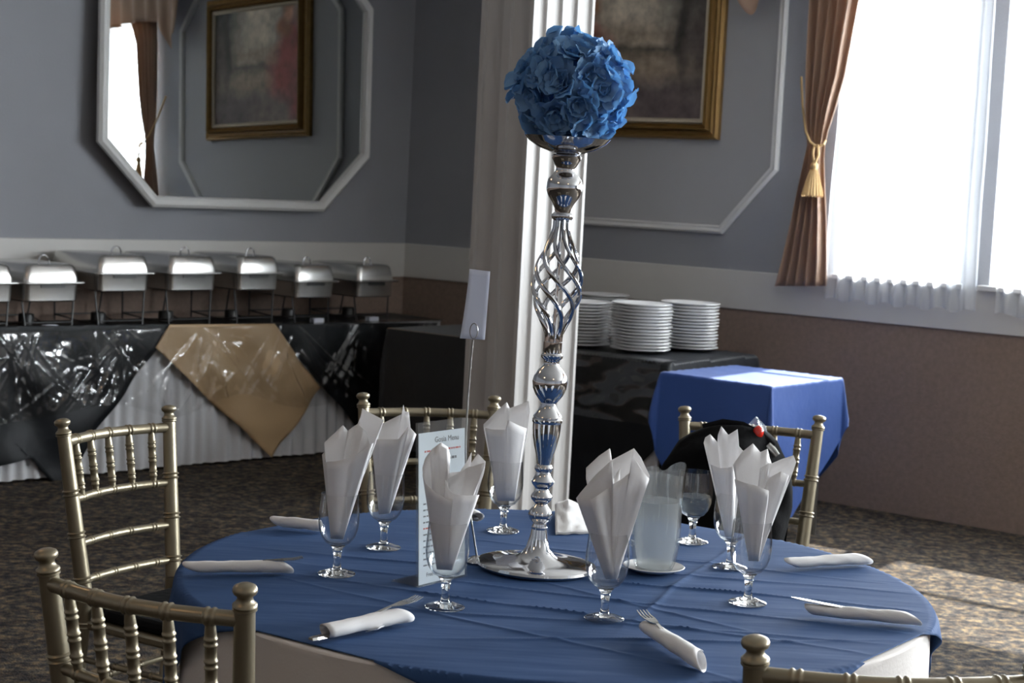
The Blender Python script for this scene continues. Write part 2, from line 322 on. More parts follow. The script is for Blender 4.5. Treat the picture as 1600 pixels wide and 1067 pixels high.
# left wall
struct(MB().box(-.2, -.2, RZ1, AL, 0, CZ, FA).build('wall_left', 'paint', smooth=False))
struct(MB().box(-.2, -.2, 0, AL, .004, RZ0, FA).build('wall_left', 'dado', smooth=False))
struct(MB().box(-.0, -.2, RZ0, AL, .016, RZ1, FA).build('trim_2', 'rail', smooth=False, bevel=.004))
def plainwall(p, q, name):
    p = Vector((*p, 0)); q = Vector((*q, 0)); d = (q-p); L = d.length; d.normalize(); n = Vector((-d.y, d.x, 0))
    if n.dot(Vector((cx, cy, 0))-p) < 0: n = -n
    Mx = Matrix.Translation(p)@MBx((d.x, d.y), (n.x, n.y))
    struct(MB().box(-.1, -.2, RZ1, L+.1, 0, CZ, Mx).build(name, 'paint', smooth=False))
    struct(MB().box(-.1, -.2, 0, L+.1, .004, RZ0, Mx).build(name, 'dado', smooth=False))
    struct(MB().box(0, -.2, RZ0, L, .016, RZ1, Mx).build('trim_3', 'rail', smooth=False))
plainwall(poly[1], poly[2], 'wall_rear_left'); plainwall(poly[2], poly[3], 'wall_back'); plainwall(poly[3], poly[4], 'wall_rear_right')
# outdoor ground beyond the windows
struct(MB().box(B0-4, -8, -.4, B1+4, -.2, -.3, FB).build('ground_outside', 'asphalt', smooth=False))
# windows: casing, sill, sash bars, pane
for i, (a, b) in enumerate(WINS):
    m = MB(); fw = .045
    for bx in ((a, WZ0, a+fw, WZ1), (b-fw, WZ0, b, WZ1), (a, WZ0, b, WZ0+fw), (a, WZ1-fw, b, WZ1)):
        m.box(bx[0], -.16, bx[1], bx[2], -.09, bx[3], FB)
    fr = struct(m.build('window_%d' % (i+1), 'trim', smooth=False))
    MB().box(a+fw, -.127, WZ0+fw, b-fw, -.121, WZ1-fw, FB).build('pane', 'pane', fr, smooth=False)
    MB().box(a, -.13, 1.96, b, -.10, 2.0, FB).build('sash_bar', 'trim', fr, smooth=False)
    MB().box(a-.04, -.09, WZ0-.004, b+.04, .05, WZ0+.022, FB).build('window_sill', 'trim', fr, smooth=False, bevel=.004)

# octagonal panel moulding and the paler field on the right wall
pl, pr, pz0 = -6.66, sz(1217, 265)[0], 1.357
cxs, czs = sz(1130, 365)[0], sz(1214, 266)[1]
cut = pr-cxs; cz_ = czs-pz0; top = 3.02
oct_ = [(cxs, pz0), (pr, czs), (pr, top-cz_), (cxs, top), (pl+cut, top), (pl, top-cz_), (pl, czs), (pl+cut, pz0)]
Mv = FB@Matrix(((1, 0, 0, 0), (0, 0, 1, 0), (0, 1, 0, 0), (0, 0, 0, 1)))   # prism in (s,z) extruded along d
pf = struct(MB().prism(oct_, .0, .003, Mv).build('trim_4', 'panelpaint', smooth=False))
def moulding(poly2, wd, th, Mx, name, m, parent=None, profile=True):
    """mitred moulding following a closed outline; wd towards the inside"""
    n = len(poly2); c = Vector((sum(p[0] for p in poly2)/n, sum(p[1] for p in poly2)/n))
    prof = [(0, 0), (0, th*.6), (wd*.25, th), (wd*.6, th*.75), (wd*.85, th*.9), (wd, th*.4), (wd, 0)]
    out = []
    for (off, h) in prof:
        ring = []
        for i in range(n):
            p0 = Vector(poly2[i-1]); p1 = Vector(poly2[i]); p2 = Vector(poly2[(i+1) % n])
            d1 = (p1-p0).normalized(); d2 = (p2-p1).normalized()
            n1 = Vector((-d1.y, d1.x)); n2 = Vector((-d2.y, d2.x))
            if n1.dot(c-p1) < 0: n1 = -n1
            if n2.dot(c-p1) < 0: n2 = -n2
            b = (n1+n2).normalized(); b = b/(b.dot(n1)); q = p1+b*off; ring.append(Mx@Vector((q.x, q.y, h)))
        out.append(ring)
    mb = MB(); vs = [p for r_ in out for p in r_]; fs = []
    for j in range(len(prof)):
        jn = (j+1) % len(prof)
        for i in range(n): fs.append((j*n+i, j*n+(i+1) % n, jn*n+(i+1) % n, jn*n+i))
    mb.add(vs, fs); return mb.build(name, m, parent, angle=20)
struct(moulding(oct_, .045, .03, Mv, 'trim_5', 'trim'))

# painting in a stepped gold frame
fx0, fx1, fz0 = -6.33, sz(1126, 218)[0], sz(1123, 219)[1]; fz1 = fz0+.98
T0 = thing('painting', PB((fx0+fx1)/2, .003, (fz0+fz1)/2), 'landscape painting with a red-clad figure, in a stepped gold frame on the wall', 'painting')
T0.rotation_euler = (0, 0, math.atan2(dB[1], dB[0]))
# local frame: x along wall, y = -normal? build in local coordinates (x, z), y towards the room
W2, H2 = (fx1-fx0)/2, (fz1-fz0)/2
Ml = Matrix(((1, 0, 0, 0), (0, 0, -1, 0), (0, 1, 0, 0), (0, 0, 0, 1)))
rect = lambda w_, h_: [(-w_, -h_), (w_, -h_), (w_, h_), (-w_, h_)]
sgn = 1 if Vector((-dB[1], dB[0])).dot(Vector(nB)) > 0 else -1
Ml = Matrix(((1, 0, 0, 0), (0, 0, sgn, 0), (0, 1, 0, 0), (0, 0, 0, 1)))
moulding(rect(W2, H2), .05, .045, Ml, 'outer_frame', 'gold', T0)
moulding(rect(W2-.048, H2-.048), .035, .075, Ml, 'inner_frame', 'gold', T0)
moulding(rect(W2-.082, H2-.082), .032, .05, Ml, 'liner', 'linen', T0)
cm = MB(); cm.add([Ml@Vector((x, z, .035)) for x, z in rect(W2-.11, H2-.11)]+[Ml@Vector((x, z, .005)) for x, z in rect(W2-.11, H2-.11)], [(0, 1, 2, 3), (7, 6, 5, 4), (0, 1, 5, 4), (1, 2, 6, 5), (2, 3, 7, 6), (3, 0, 4, 7)])
cm.build('canvas', 'canvas', T0, smooth=False)

# wall mirror (octagonal), turned a little off the wall
ma = math.radians(47.8); mn = np.array([math.sin(ma), -math.cos(ma)]); me_ = np.array([math.cos(ma), math.sin(ma)])
_q = onp(362, 160, nA, cA+.04+.8*math.sin(ma-aA)); mc = float(_q.x*mn[0]+_q.y*mn[1])
def mp(x, y): P = onp(x, y, mn, mc); return P
cc = mp(362, 160)
MTn = thing('wall_mirror', cc, 'large octagonal mirror in a white frame on the blue-grey wall above the chafing dishes', 'mirror')
tilt = Matrix.Rotation(math.radians(1.2), 4, 'X')
MTn.rotation_euler = (math.radians(-1.3), 0, ma)
e3 = Vector((me_[0], me_[1], 0))
def ml(x, y): P = mp(x, y)-cc; return (P.dot(e3), P.z)
outl = [ml(236, 323), ml(501, 331), ml(573, 243), ml(578, -60)]
xl = ml(149, 226)
xr = outl[2][0]; x0m = xl[0]; zb = (outl[0][1]+outl[1][1])/2; zc = (xl[1]+outl[2][1])/2
cutx = ((outl[0][0]-x0m)+(xr-outl[1][0]))/2; hz = 1.55
octm = [(x0m+cutx, zb), (xr-cutx, zb), (xr, zc), (xr, zb+hz-(zc-zb)), (xr-cutx, zb+hz), (x0m+cutx, zb+hz), (x0m, zb+hz-(zc-zb)), (x0m, zc)]
Mm = Matrix(((1, 0, 0, 0), (0, 0, -1, 0), (0, 1, 0, 0), (0, 0, 0, 1)))
moulding(octm, .062, .035, Mm, 'mirror_frame', 'trim', MTn)
MB().prism([(x*.985, (z-(zb+hz/2))*.985+(zb+hz/2)) for x, z in octm], 0, .008, Mm).build('mirror_glass', 'mirror', MTn, smooth=False)

# fluted column
Yc = 7.0
L_, R_ = aty(734, 400, Yc), aty(903, 400, Yc)
wl, wr_ = .265, .40
def flute(w_, n, dpt=.02, land=.3):
    pts = []; st = w_/n
    for i in range(n):
        x0 = i*st; l = st*land/2
        pts += [(x0, 0), (x0+l, 0), (x0+l+.004, dpt*.6)]
        for k in range(1, 5): a = PI*k/5; pts.append((x0+l+.004+(st-2*l-.008)*k/5, dpt*(.6+.4*math.sin(a))))
        pts += [(x0+st-l-.004, dpt*.6), (x0+st-l, 0)]
    return pts
# corner nearest the camera at the seam between the two visible faces
seam = aty(815, 400, Yc)
pts = []
for (x, d) in flute(wl, 2): pts.append(np.array([seam.x, seam.y]) - dB*(wl-x) - nB*d)         # dark face, towards the seam
for (x, d) in flute(wr_, 4): pts.append(np.array([seam.x, seam.y]) - nB*x - dB*d)             # lit face, away from the seam
pts += [np.array([seam.x, seam.y]) - nB*wr_, np.array([seam.x, seam.y]) - nB*wr_ - dB*wl, np.array([seam.x, seam.y]) - dB*wl]
q = []
for p_ in pts:
    if not q or np.linalg.norm(p_-q[-1]) > 1e-4: q.append(p_)
if np.linalg.norm(q[0]-q[-1]) < 1e-4: q.pop()
colm = struct(MB().prism([tuple(p_) for p_ in q], 0, CZ).build('column', 'column', angle=35))
pc = np.array([seam.x, seam.y]) - nB*wr_/2 - dB*wl/2
Mc = Matrix.Translation((pc[0], pc[1], 0))@MBx(dB, nB)
MB().box(-wl/2-.03, -wr_/2-.03, 0, wl/2+.03, wr_/2+.03, .16, Mc).build('column_base', 'column', colm, smooth=False, bevel=.01)
# ================================================================== THE ROUND TABLE
TC = Vector((.115, 3.69, 0)); TR = .775; TZ = .75
tb = thing('round_table', (TC.x, TC.y, 0), 'round folding banquet table under a white and a blue cloth', 'table')
MB().lathe([(.0, .718), (.755, .718), (.762, .724), (.762, .738), (.755, .744), (0, .744)], 64, cap=False).build('tabletop', 'tan', tb)
for k in range(4):
    a = PI/4+k*PI/2; MB().tube([(math.cos(a)*.42, math.sin(a)*.42, 0), (math.cos(a)*.42, math.sin(a)*.42, .718)], .014).build('leg', 'steel', tb)
def wcloth(u, v):
    a = 2*PI*u; t = v
    if t < .3: r = TR*.995*t/.3; z = .7465
    elif t < .36: k = (t-.3)/.06; r = TR*.995+.006*math.sin(k*PI/2); z = .7465-.006*(1-math.cos(k*PI/2))
    else:
        k = (t-.36)/.64; z = .7405-k*.30
        r = TR+.001+k*(.010*math.sin(19*a+1.5*math.sin(3*a))+.008*math.sin(8*a+2))-k*.004
    return (TC.x+r*math.cos(a), TC.y+r*math.sin(a), z)
tag(MB().grid(wcloth, 180, 40, True).build('white_tablecloth', 'whitecloth'), 'white tablecloth hanging below the blue overlay of the round table', 'tablecloth')
AH = .762; A0 = math.radians(55)
ridges = [(math.radians(-12), .02, .0035, .9), (math.radians(-16), -.13, .003, .8), (math.radians(-9), .14, .0025, .7), (math.radians(-20), -.27, .003, .75), (math.radians(-14), .30, .002, .6), (math.radians(-40), -.05, .002, .5), (math.radians(70), -.25, .0025, .6), (math.radians(-35), -.42, .0025, .6), (math.radians(10), -.5, .003, .5), (math.radians(-5), -.36, .0025, .7)]
def blue(u, v):
    x = (u*2-1)*AH; y = (v*2-1)*AH
    X = x*math.cos(A0)-y*math.sin(A0); Y = x*math.sin(A0)+y*math.cos(A0); r = math.hypot(X, Y); a = math.atan2(Y, X)
    if r <= TR:
        h = 0
        for (d, o, A, wd) in ridges:
            t = -X*math.sin(d)+Y*math.cos(d)-o+.02*nz(X*3, Y*3, o*9); l = X*math.cos(d)+Y*math.sin(d)
            h += 1.9*A*math.exp(-abs(t)/.006)*max(0, 1-((l-.15)/wd)**2)*(.6+.8*abs(nz(l*4, o*7)))
        h += .0008*(1+nz(X*9, Y*9)); h *= min(1, (TR-r)/.05+.1)
        return (TC.x+X, TC.y+Y, TZ-.0005+h)
    ov = r-TR; th = min(ov/.016, 1)*PI/2; R_ = TR+.006*math.sin(th)+.004+.008*min(1, ov/.05)
    fold = .016*math.sin(a*26+1)*min(1, ov/.15); zz = TZ-ov
    return (TC.x+(R_+fold*.6+.004)*math.cos(a), TC.y+(R_+fold*.6+.004)*math.sin(a), zz)
tag(MB().grid(blue, 320, 320).build('blue_overlay', 'blue', solid=.0008, off=1), 'square royal blue overlay cloth laid over the white cloth of the round table', 'tablecloth')
ZT = TZ+.0015
# ------------------------------------------------------------------ centrepiece stand
sb = atz(838, 888, ZT); SX, SY = sb.x, sb.y
def zat(y):
    x = 838+(888-y)*.073; d = ray(x, y); return (CAM_H+d[2]*SY/d[1])-ZT
pxm = F/3.72*1.0
def R(p): return p/ (F/3.75)
st = thing('centrepiece_stand', (SX, SY, ZT), 'tall chrome centrepiece stand with a twisted wire cage on the round table', 'stand')
st.rotation_euler = (0, math.radians(1.2), 0)
bp = [(0, 0), (.118, 0), (.128, .003), (.131, .008), (.128, .013), (.115, .017), (.09, .020), (.05, .025), (.036, .032), (.026, .045), (.019, .07), (.0145, .10)]
MB().lathe(bp, 64, cap=False).build('base', 'chrome', st)
prof = [(828, 9), (826, 13), (823, 13), (820, 9.5), (816, 12), (811, 17), (804, 19.5), (797, 17.5), (791, 12), (787, 9), (784, 12), (780, 16), (776, 17.5), (773, 16.5), (768, 12), (763, 11), (760, 13), (756, 17), (751, 18.5), (748, 16), (742, 12.5), (737, 11.5), (733, 14.5), (729, 14.5), (725, 11.5), (720, 12), (710, 14), (697, 18), (680, 21.5), (668, 22.5), (661, 22.5)]
MB().lathe([(R(r), zat(y)) for y, r in prof], 40).build('lower_baluster', 'chrome', st)
prof = [(661, 22.5), (659, 24), (655, 24), (653, 21.5), (651, 23), (648, 22), (642, 17), (635, 13), (629, 12.5), (625, 16), (617, 22), (607, 26.5), (597, 28), (587, 26), (578, 20), (571, 13), (566, 12), (562, 13), (559, 17), (555, 18), (553, 15), (551, 14)]
MB().lathe([(R(r), zat(y)) for y, r in prof], 40).build('ball_knop', 'chrome', st)
MB().lathe([(R(r), zat(y)) for y, r in [(552, 14), (550, 14.8), (534, 14.8), (533, 13)]], 32).build('cage_socket', 'chrome', st)
z0c, z1c = zat(536), zat(338)
for k in range(7):
    pts = []
    for j in range(41):
        t = j/40; z = z0c+(z1c-z0c)*t
        tt = max(0, min(1, (t-.06)/.86)); rr = 11+27*math.sin(PI*tt**.92)**1.35 if 0 < tt < 1 else 11
        a = 2*PI*k/7 - 1.0*PI*(3*tt*tt-2*tt**3)
        pts.append((R(rr)*math.cos(a), R(rr)*math.sin(a), z))
    MB().tube(pts, R(3.8), 8, flat=.7).build('cage_wire', 'chrome', st)
MB().tube([(0, 0, z0c), (0, 0, z1c)], R(2.6), 8).build('centre_rod', 'chrome', st)
prof = [(345, 11.5), (342, 16), (338, 17.5), (335, 17), (332, 12.5), (326, 13), (318, 17), (308, 24), (298, 28), (289, 28.5), (280, 26), (272, 19), (267, 15.5), (262, 15.5), (255, 19), (248, 23), (244, 23.5), (241, 20), (240, 14)]
MB().lathe([(R(r), zat(y)) for y, r in prof], 40).build('upper_knop', 'chrome', st)
zb0 = zat(242); bw = [(.004, zb0), (.03, zb0+.003), (.06, zb0+.013), (.082, zb0+.026), (.091, zb0+.036), (.0925, zb0+.037), (.088, zb0+.035), (.06, zb0+.018), (.03, zb0+.008), (.004, zb0+.006)]
MB().lathe(bw, 48, cap=False).build('bowl', 'chrome', st)
# ------------------------------------------------------------------ ball of blue roses
tl = math.radians(1.2); BR = .142
bc = Vector((SX+math.sin(tl)*(zb0+.135), SY, ZT+zb0+.137))
fb = thing('flower_ball', bc, 'ball of blue silk roses on top of the chrome stand', 'flower arrangement'); fb.scale = (.935, .935, .92)
MB().lathe([(.0001, -.095)]+[(.095*math.cos(t), .095*math.sin(t)) for t in np.linspace(-1.4, 1.4, 14)]+[(.0001, .095)], 24, cap=False).build('foam_core', 'petal', fb)
def petal_mesh(L, W, cup, curl, seed):
    def fn(u, v):
        s = (u*2-1); wv = math.sin(min(1, v*1.25)*PI/2)**.8*(1 if v < .75 else math.sqrt(max(.0, 1-((v-.75)/.27)**2))*.85+.15)
        x = s*W*wv; y = v*L; z = cup*(s*s)*W*wv*1.0 + curl*L*v*v
        rf = .0035*math.sin(s*5+seed*3)*v*v + .004*nz(s*2.2, v*2.5, seed)*v
        return (x, y-.1*L*s*s*v*0, z+rf)
    mb = MB().grid(fn, 8, 7); return mb
PM = []
for i in range(12):
    L = random.uniform(.045, .057); W = random.uniform(.026, .034)
    PM.append(petal_mesh(L, W, random.uniform(.25, .6), random.uniform(-.35, .1), i*1.7))
petal_data = []
for mb in PM:
    o = mb.build('petal', 'petal'); petal_data.append(o.data); bpy.data.objects.remove(o)
def place(Mx, mb, out):
    out.add([Mx@Vector(p) for p in mb.v], mb.f)
NR = 44
camdir = Vector((0, -1, -.02)).normalized()
for i in range(NR):
    zz = 1-2*(i+.5)/NR; ph = i*2.399963+.4; rr = math.sqrt(1-zz*zz)
    n = Vector((rr*math.cos(ph), rr*math.sin(ph), zz)) + Vector([random.uniform(-.09, .09) for _ in range(3)]); n.normalize()
    if n.z < -.90: continue
    q = n.to_track_quat('Z', 'Y').to_matrix().to_4x4(); spin = random.uniform(0, 6.28)
    R0 = Matrix.Translation(n*random.uniform(.080, .092))@q@Matrix.Rotation(spin, 4, 'Z')@Matrix.Rotation(random.uniform(-.28, .28), 4, 'X')@Matrix.Rotation(random.uniform(-.28, .28), 4, 'Y')
    bud = MB()
    for ring, (cnt, tilt_, sc_, up) in enumerate([(3, 1.32, .52, .012), (4, 1.08, .74, .009)]):
        for k in range(cnt):
            Mx = Matrix.Rotation(2*PI*k/cnt+ring*.7, 4, 'Z')@Matrix.Translation((0, .003+ring*.004, up))@Matrix.Rotation(tilt_, 4, 'X')@Matrix.Scale(sc_, 4)
            place(Mx, PM[(i*3+k+ring*5) % 12], bud)
    rose = bud.build('rose', 'petal', fb); rose.matrix_local = R0
    cnt = 6 if n.dot(camdir) > -.25 else 4
    for k in range(cnt):
        p = bpy.data.objects.new('petal', petal_data[(i*5+k*7) % 12]); COL.objects.link(p); p.parent = rose
        p.matrix_local = Matrix.Rotation(2*PI*k/cnt+random.uniform(-.2, .2), 4, 'Z')@Matrix.Translation((0, .006, .006+.0015*k))@Matrix.Rotation(random.uniform(.30, .88), 4, 'X')@Matrix.Scale(random.uniform(.9, 1.1), 4)
# ------------------------------------------------------------------ goblets and fanned napkins
GH = .170
bowlp = [(.004, .061), (.014, .0615), (.026, .068), (.035, .080), (.0405, .096), (.0425, .112), (.042, .130), (.0400, .150), (.0385, GH), (.0375, GH), (.0390, .150), (.0408, .130), (.0412, .112), (.0392, .096), (.0338, .0815), (.025, .0700), (.012, .0655), (.0005, .0650)]
stemp = [(.0115, .0095), (.0095, .014), (.0078, .022), (.0074, .030), (.0078, .038), (.0092, .046), (.0105, .049), (.0095, .052), (.013, .058), (.0155, .0608)]
footp = [(.0, .0), (.034, .0), (.0385, .0012), (.039, .003), (.036, .0055), (.027, .0075), (.018, .011), (.013, .0125), (.0125, .0095+.0005), (.0, .010)]
gob = thing('goblet', (0, 0, 0), 'x', 'glass', 'goblets on the round table')
MB().lathe(bowlp, 40, cap=False).build('bowl', 'bowlglass', gob)
MB().lathe(stemp, 24).build('stem', 'glass', gob)
MB().lathe(footp, 40, cap=False).build('foot', 'glass', gob)
goblets = {'g1': (526, 896, 'goblet at the table\'s left, its napkin merging with the tall napkin behind it'), 'g2': (599, 855, 'goblet behind and right of the leftmost goblet, before the back chair\'s left post'),
    'g3': (695, 948, 'goblet standing directly before the acrylic menu holder'), 'g4': (786, 829, 'goblet just left of the chrome stand, farthest back on that side'),
    'g5': (944, 966, 'goblet with napkin in front of the water jug, nearest the table\'s front edge'), 'g6': (1081, 846, 'goblet of water without a napkin, behind the water jug'),
    'g7': (1140, 886, 'goblet partly hidden behind the rightmost goblet'), 'g8': (1168, 941, 'rightmost goblet, with a wide napkin, in front of another goblet')}
GP = {}
for i, (k, (x, y, lb)) in enumerate(goblets.items()):
    P = atz(x, y, ZT+.002); P.z = ZT; GP[k] = P
    if i == 0: gob.location = P; gob['label'] = lb; gob.rotation_euler = (0, 0, .3)
    else: dup(gob, P, i*.7, lb)
# water in two goblets
def water(P, zt, name, lb):
    pr = [(.0005, .0655), (.012, .066), (.0245, .0705), (.0332, .0822), (.0385, .0965), (.0405, .112)]; pr = [p for p in pr if p[1] < zt]+[(.0400, zt), (.0, zt)]
    o = MB().lathe(pr, 40, cap=False).build(name, 'water', origin=None); o.location = P; tag(o, lb, 'water')
water(GP['g6'], .112, 'water', 'still water half filling the goblet that has no napkin')
def napkin(k, off, scl, bot, layers, lb, spread=.03, apexz=None):
    P = GP[k]; mb = MB(); ox, oy = off
    def px(p): return (ox+p[0]/scl, oy+p[1]/scl)
    for (top, dep, *rest) in layers:
        T = [px(p) for p in top]; b0, b1 = px(bot[0]), px(bot[1]); n = len(T)
        xs = [t[0] for t in T]; x0, x1 = xs[0], xs[-1]
        # subdivide the top outline
        U = []
        for i in range(n-1):
            for j in range(4): U.append((T[i][0]+(T[i+1][0]-T[i][0])*j/4, T[i][1]+(T[i+1][1]-T[i][1])*j/4, (i+j/4)/(n-1)))
        U.append((T[-1][0], T[-1][1], 1.0)); m = len(U); rows = 9; seed = random.random()*50; gr = []
        for j in range(rows+1):
            v = j/rows
            for (tx, ty, s) in U:
                bx = b0[0]+(b1[0]-b0[0])*s; by = b0[1]+(b1[1]-b0[1])*s
                X = bx+(tx-bx)*v; Y = by+(ty-by)*v
                arch = math.sin(PI*(.08+.84*s)); d = dep*arch*(v**.8) + (.004 if dep > 0 else -.004)
                d += .006*nz(s*5, seed)*v + .004*math.sin(s*9+seed)*v*(1-.4*v)
                d = max(-.036-.03*v, min(.036+.03*v, d))
                q = aty(X, Y, P.y-d); gr.append(q)
        fs = [(j*m+i, j*m+i+1, (j+1)*m+i+1, (j+1)*m+i) for j in range(rows) for i in range(m-1)]
        mb.add(gr, fs)
    o = mb.build('fanned_napkin', 'napkin', solid=.0006, origin=P, angle=25); tag(o, lb, 'napkin', 'napkins fanned out in the goblets'); return o
napkin('g5', (890, 690), 3.68, [(206, 790), (272, 792)], [
    ([(95, 215), (95, 150), (170, 80), (232, 38), (243, 105), (300, 75), (370, 38), (410, 90), (460, 195), (440, 262)], -.035),
    ([(38, 325), (60, 295), (150, 190), (242, 105), (247, 160), (250, 220), (290, 150)], .018),
    ([(215, 262), (300, 215), (350, 175), (362, 78), (405, 150), (458, 215), (430, 275)], .026),
    ([(40, 325), (85, 332), (130, 330), (190, 290), (240, 255)], .034)], 'fanned napkin with square corners in the goblet before the water jug')
napkin('g1', (480, 630), 3.811, [(140, 806), (214, 810)], [
    ([(103, 260), (103, 233), (213, 130), (262, 190), (300, 122), (318, 80), (328, 30), (380, 60), (458, 100), (430, 150), (400, 235)], -.035),
    ([(88, 306), (103, 290), (112, 330)], .01),
    ([(103, 350), (170, 345), (240, 328), (310, 295), (378, 248), (395, 235)], .032),
    ([(240, 165), (300, 122), (345, 165), (375, 250)], -.012)], 'tall fanned napkin in the leftmost goblet, leaning right')
napkin('g2', (480, 630), 3.811, [(428, 662), (492, 655)], [
    ([(405, 170), (425, 132), (500, 95), (568, 62), (573, 10), (582, 48), (606, 52), (615, 145), (650, 185), (632, 235)], -.035),
    ([(380, 215), (430, 214), (500, 216), (546, 214), (600, 150), (612, 160)], .030),
    ([(540, 220), (600, 140), (650, 186), (625, 250)], .018)], 'fanned napkin with a narrow pointed tip in the goblet by the back chair\'s left post')
napkin('g3', (460, 600), 2.6675, [(594, 772), (658, 776)], [
    ([(533, 352), (545, 310), (575, 270), (612, 243), (640, 262), (650, 300), (640, 370), (690, 365), (720, 320), (738, 285), (736, 330), (765, 290), (797, 323), (790, 370)], -.035),
    ([(533, 370), (548, 415), (590, 455), (640, 480), (665, 480), (668, 460)], .034),
    ([(630, 400), (645, 440), (665, 458), (720, 466), (770, 462)], .030),
    ([(565, 290), (600, 250), (635, 270), (640, 340), (625, 400)], .005),
    ([(640, 395), (700, 362), (725, 345), (745, 342), (797, 325), (770, 400), (745, 460)], -.01)], 'fanned napkin with curled edges in the goblet before the menu holder')
napkin('g4', (460, 600), 2.6675, [(846, 486), (918, 488)], [
    ([(790, 190), (788, 168), (845, 110), (885, 75), (898, 100), (940, 85), (977, 70), (982, 110), (972, 195)], -.035),
    ([(795, 182), (830, 190), (880, 190), (890, 150), (930, 170), (968, 185)], .032)], 'fanned napkin in the goblet just left of the chrome stand')
napkin('g7', (1020, 600), 3.81, [(432, 905), (480, 908)], [
    ([(303, 350), (312, 318), (342, 298), (384, 346), (388, 300), (408, 250), (450, 302), (505, 268), (513, 370), (540, 400)], -.035),
    ([(345, 480), (400, 500), (440, 498), (482, 490), (500, 480)], .03)], 'fanned napkin with two upright tips, behind the rightmost goblet')
napkin('g8', (1020, 600), 3.81, [(570, 1052), (632, 1055)], [
    ([(478, 480), (530, 405), (596, 353), (640, 405), (684, 385), (695, 440), (708, 472), (770, 445), (838, 424), (853, 465), (835, 520), (800, 570)], -.035),
    ([(486, 565), (540, 585), (600, 600), (690, 634), (686, 700)], .034),
    ([(640, 500), (690, 470), (690, 560), (760, 520), (812, 545)], .012)], 'wide fanned napkin with four corners in the rightmost goblet')
# ------------------------------------------------------------------ rolled napkins with cutlery
def fork_mb(L=.185):
    mb = MB(); pts = []
    mb.add([], [])
    def strip(xs, t=.0018):
        vs = []; 
        for (y, w_, z) in xs: vs += [(-w_, y, z), (w_, y, z), (w_, y, z+t), (-w_, y, z+t)]
        fs = [(0, 1, 2, 3), tuple(len(vs)-4+k for k in (3, 2, 1, 0))]
        for i in range(len(xs)-1):
            o = i*4
            for k in range(4): fs.append((o+k, o+(k+1) % 4, o+4+(k+1) % 4, o+4+k))
        mb.add(vs, fs)
    strip([(0, .007, .0), (.03, .0085, .0), (.08, .004, .001), (.11, .003, .003), (.125, .008, .001), (.145, .0115, 0), (.147, .0115, 0)])
    for k in range(4):
        x = -.0096+k*.0064; vs = []
        for (y, w_, z) in [(.145, .0017, 0), (.165, .0014, -.001), (L, .0007, .0015)]: vs += [(x-w_, y, z), (x+w_, y, z), (x+w_, y, z+.0018), (x-w_, y, z+.0018)]
        fs = [(0, 1, 2, 3), (11, 10, 9, 8)]
        for i in range(2):
            for j in range(4): fs.append((i*4+j, i*4+(j+1) % 4, i*4+4+(j+1) % 4, i*4+4+j))
        mb.add(vs, fs)
    return mb
def knife_mb(L=.20):
    mb = MB(); vs = []; xs = [(0, .0065, 0, .004), (.01, .0085, 0, .0045), (.05, .0075, 0, .0045), (.09, .0055, 0, .004), (.1, .007, .001, .002), (.13, .009, .001, .0015), (.18, .0085, .001, .0012), (L, .002, .001, .001)]
    for (y, w_, z, t) in xs: vs += [(-w_, y, z), (w_, y, z), (w_*.8, y, z+t), (-w_*.8, y, z+t)]
    fs = [(0, 1, 2, 3), tuple(len(vs)-4+k for k in (3, 2, 1, 0))]
    for i in range(len(xs)-1):
        for k in range(4): fs.append((i*4+k, i*4+(k+1) % 4, i*4+4+(k+1) % 4, i*4+4+k))
    return mb.add(vs, fs)
ztop = ZT+.0035
def roll(pa, pb, rad, lb, cut0=.6, cut1=.6, flap=None, fork=None, knife=None, flat=.72, fl=None, kl=None):
    """pa, pb pixels of the two ends; paper rolled in a spiral, cut aslant at both ends"""
    A = atz(*pa, ztop+rad*flat*.6); B = atz(*pb, ztop+rad*flat*.6); A.z = B.z = 0; d = (B-A); L = d.length; d.normalize(); s = Vector((-d.y, d.x, 0)); mb = MB()
    def fn(u, v):
        th = u*2*PI*1.55+.6; rr = rad*(1-.13*u)
        e0 = cut0*rad*(1+math.cos(th+1.)); e1 = cut1*rad*(1+math.cos(th-.6))
        y = e0+(L-e0-e1)*v; tp = 1+.18*(v-.5)
        return A + d*y + s*(rr*tp*math.cos(th)+.002*nz(u*3, v*7, pa[0])) + Vector((0, 0, ztop+rad*flat*1.08+rr*tp*flat*math.sin(th)+.0006*nz(u*9, v*6)+.0022*nz(u*4+pa[0], v*5, pa[1])))
    mb.grid(fn, 40, 14)
    if flap:
        t, side, ln = flap; P = A+d*L*t
        f0 = [P+s*side*rad*.5, P+d*.03+s*side*rad*.5, P+d*.032+s*side*(rad+ln*.6), P+d*.02+s*side*(rad+ln*.65), P+d*.012+s*side*(rad+ln)]
        mb.add([Vector((p.x, p.y, ztop+.001+(.010 if i > 1 else 0))) for i, p in enumerate(f0)], [(0, 1, 2, 3, 4)])
    O = (A+B)/2; O.z = ZT
    tag(mb.build('rolled_napkin', 'napkin', solid=.0006, origin=O, angle=30), lb, 'napkin', 'napkins rolled around cutlery')
    rz = math.atan2(d.y, d.x)-PI/2
    def put(mb2, name, y0, fwd, sx, lb2, dz=0., rx=0.):
        o = mb2.build(name, 'steel', smooth=False); P = A+d*y0+s*sx
        o.location = (P.x, P.y, ztop+.003+dz); o.rotation_euler = (rx, 0, rz if fwd else rz+PI); tag(o, lb2, name)
    if fork: put(fork_mb(), 'fork', *fork)
    if knife: put(knife_mb(), 'knife', *knife)
roll((284, 890), (458, 889), .0165, 'rolled napkin on the table\'s left rim, below the leftmost goblet', 1.4, 1.2, fork=(.062, True, .002, 'fork whose tines poke from the left rim\'s rolled napkin', .008, .10))
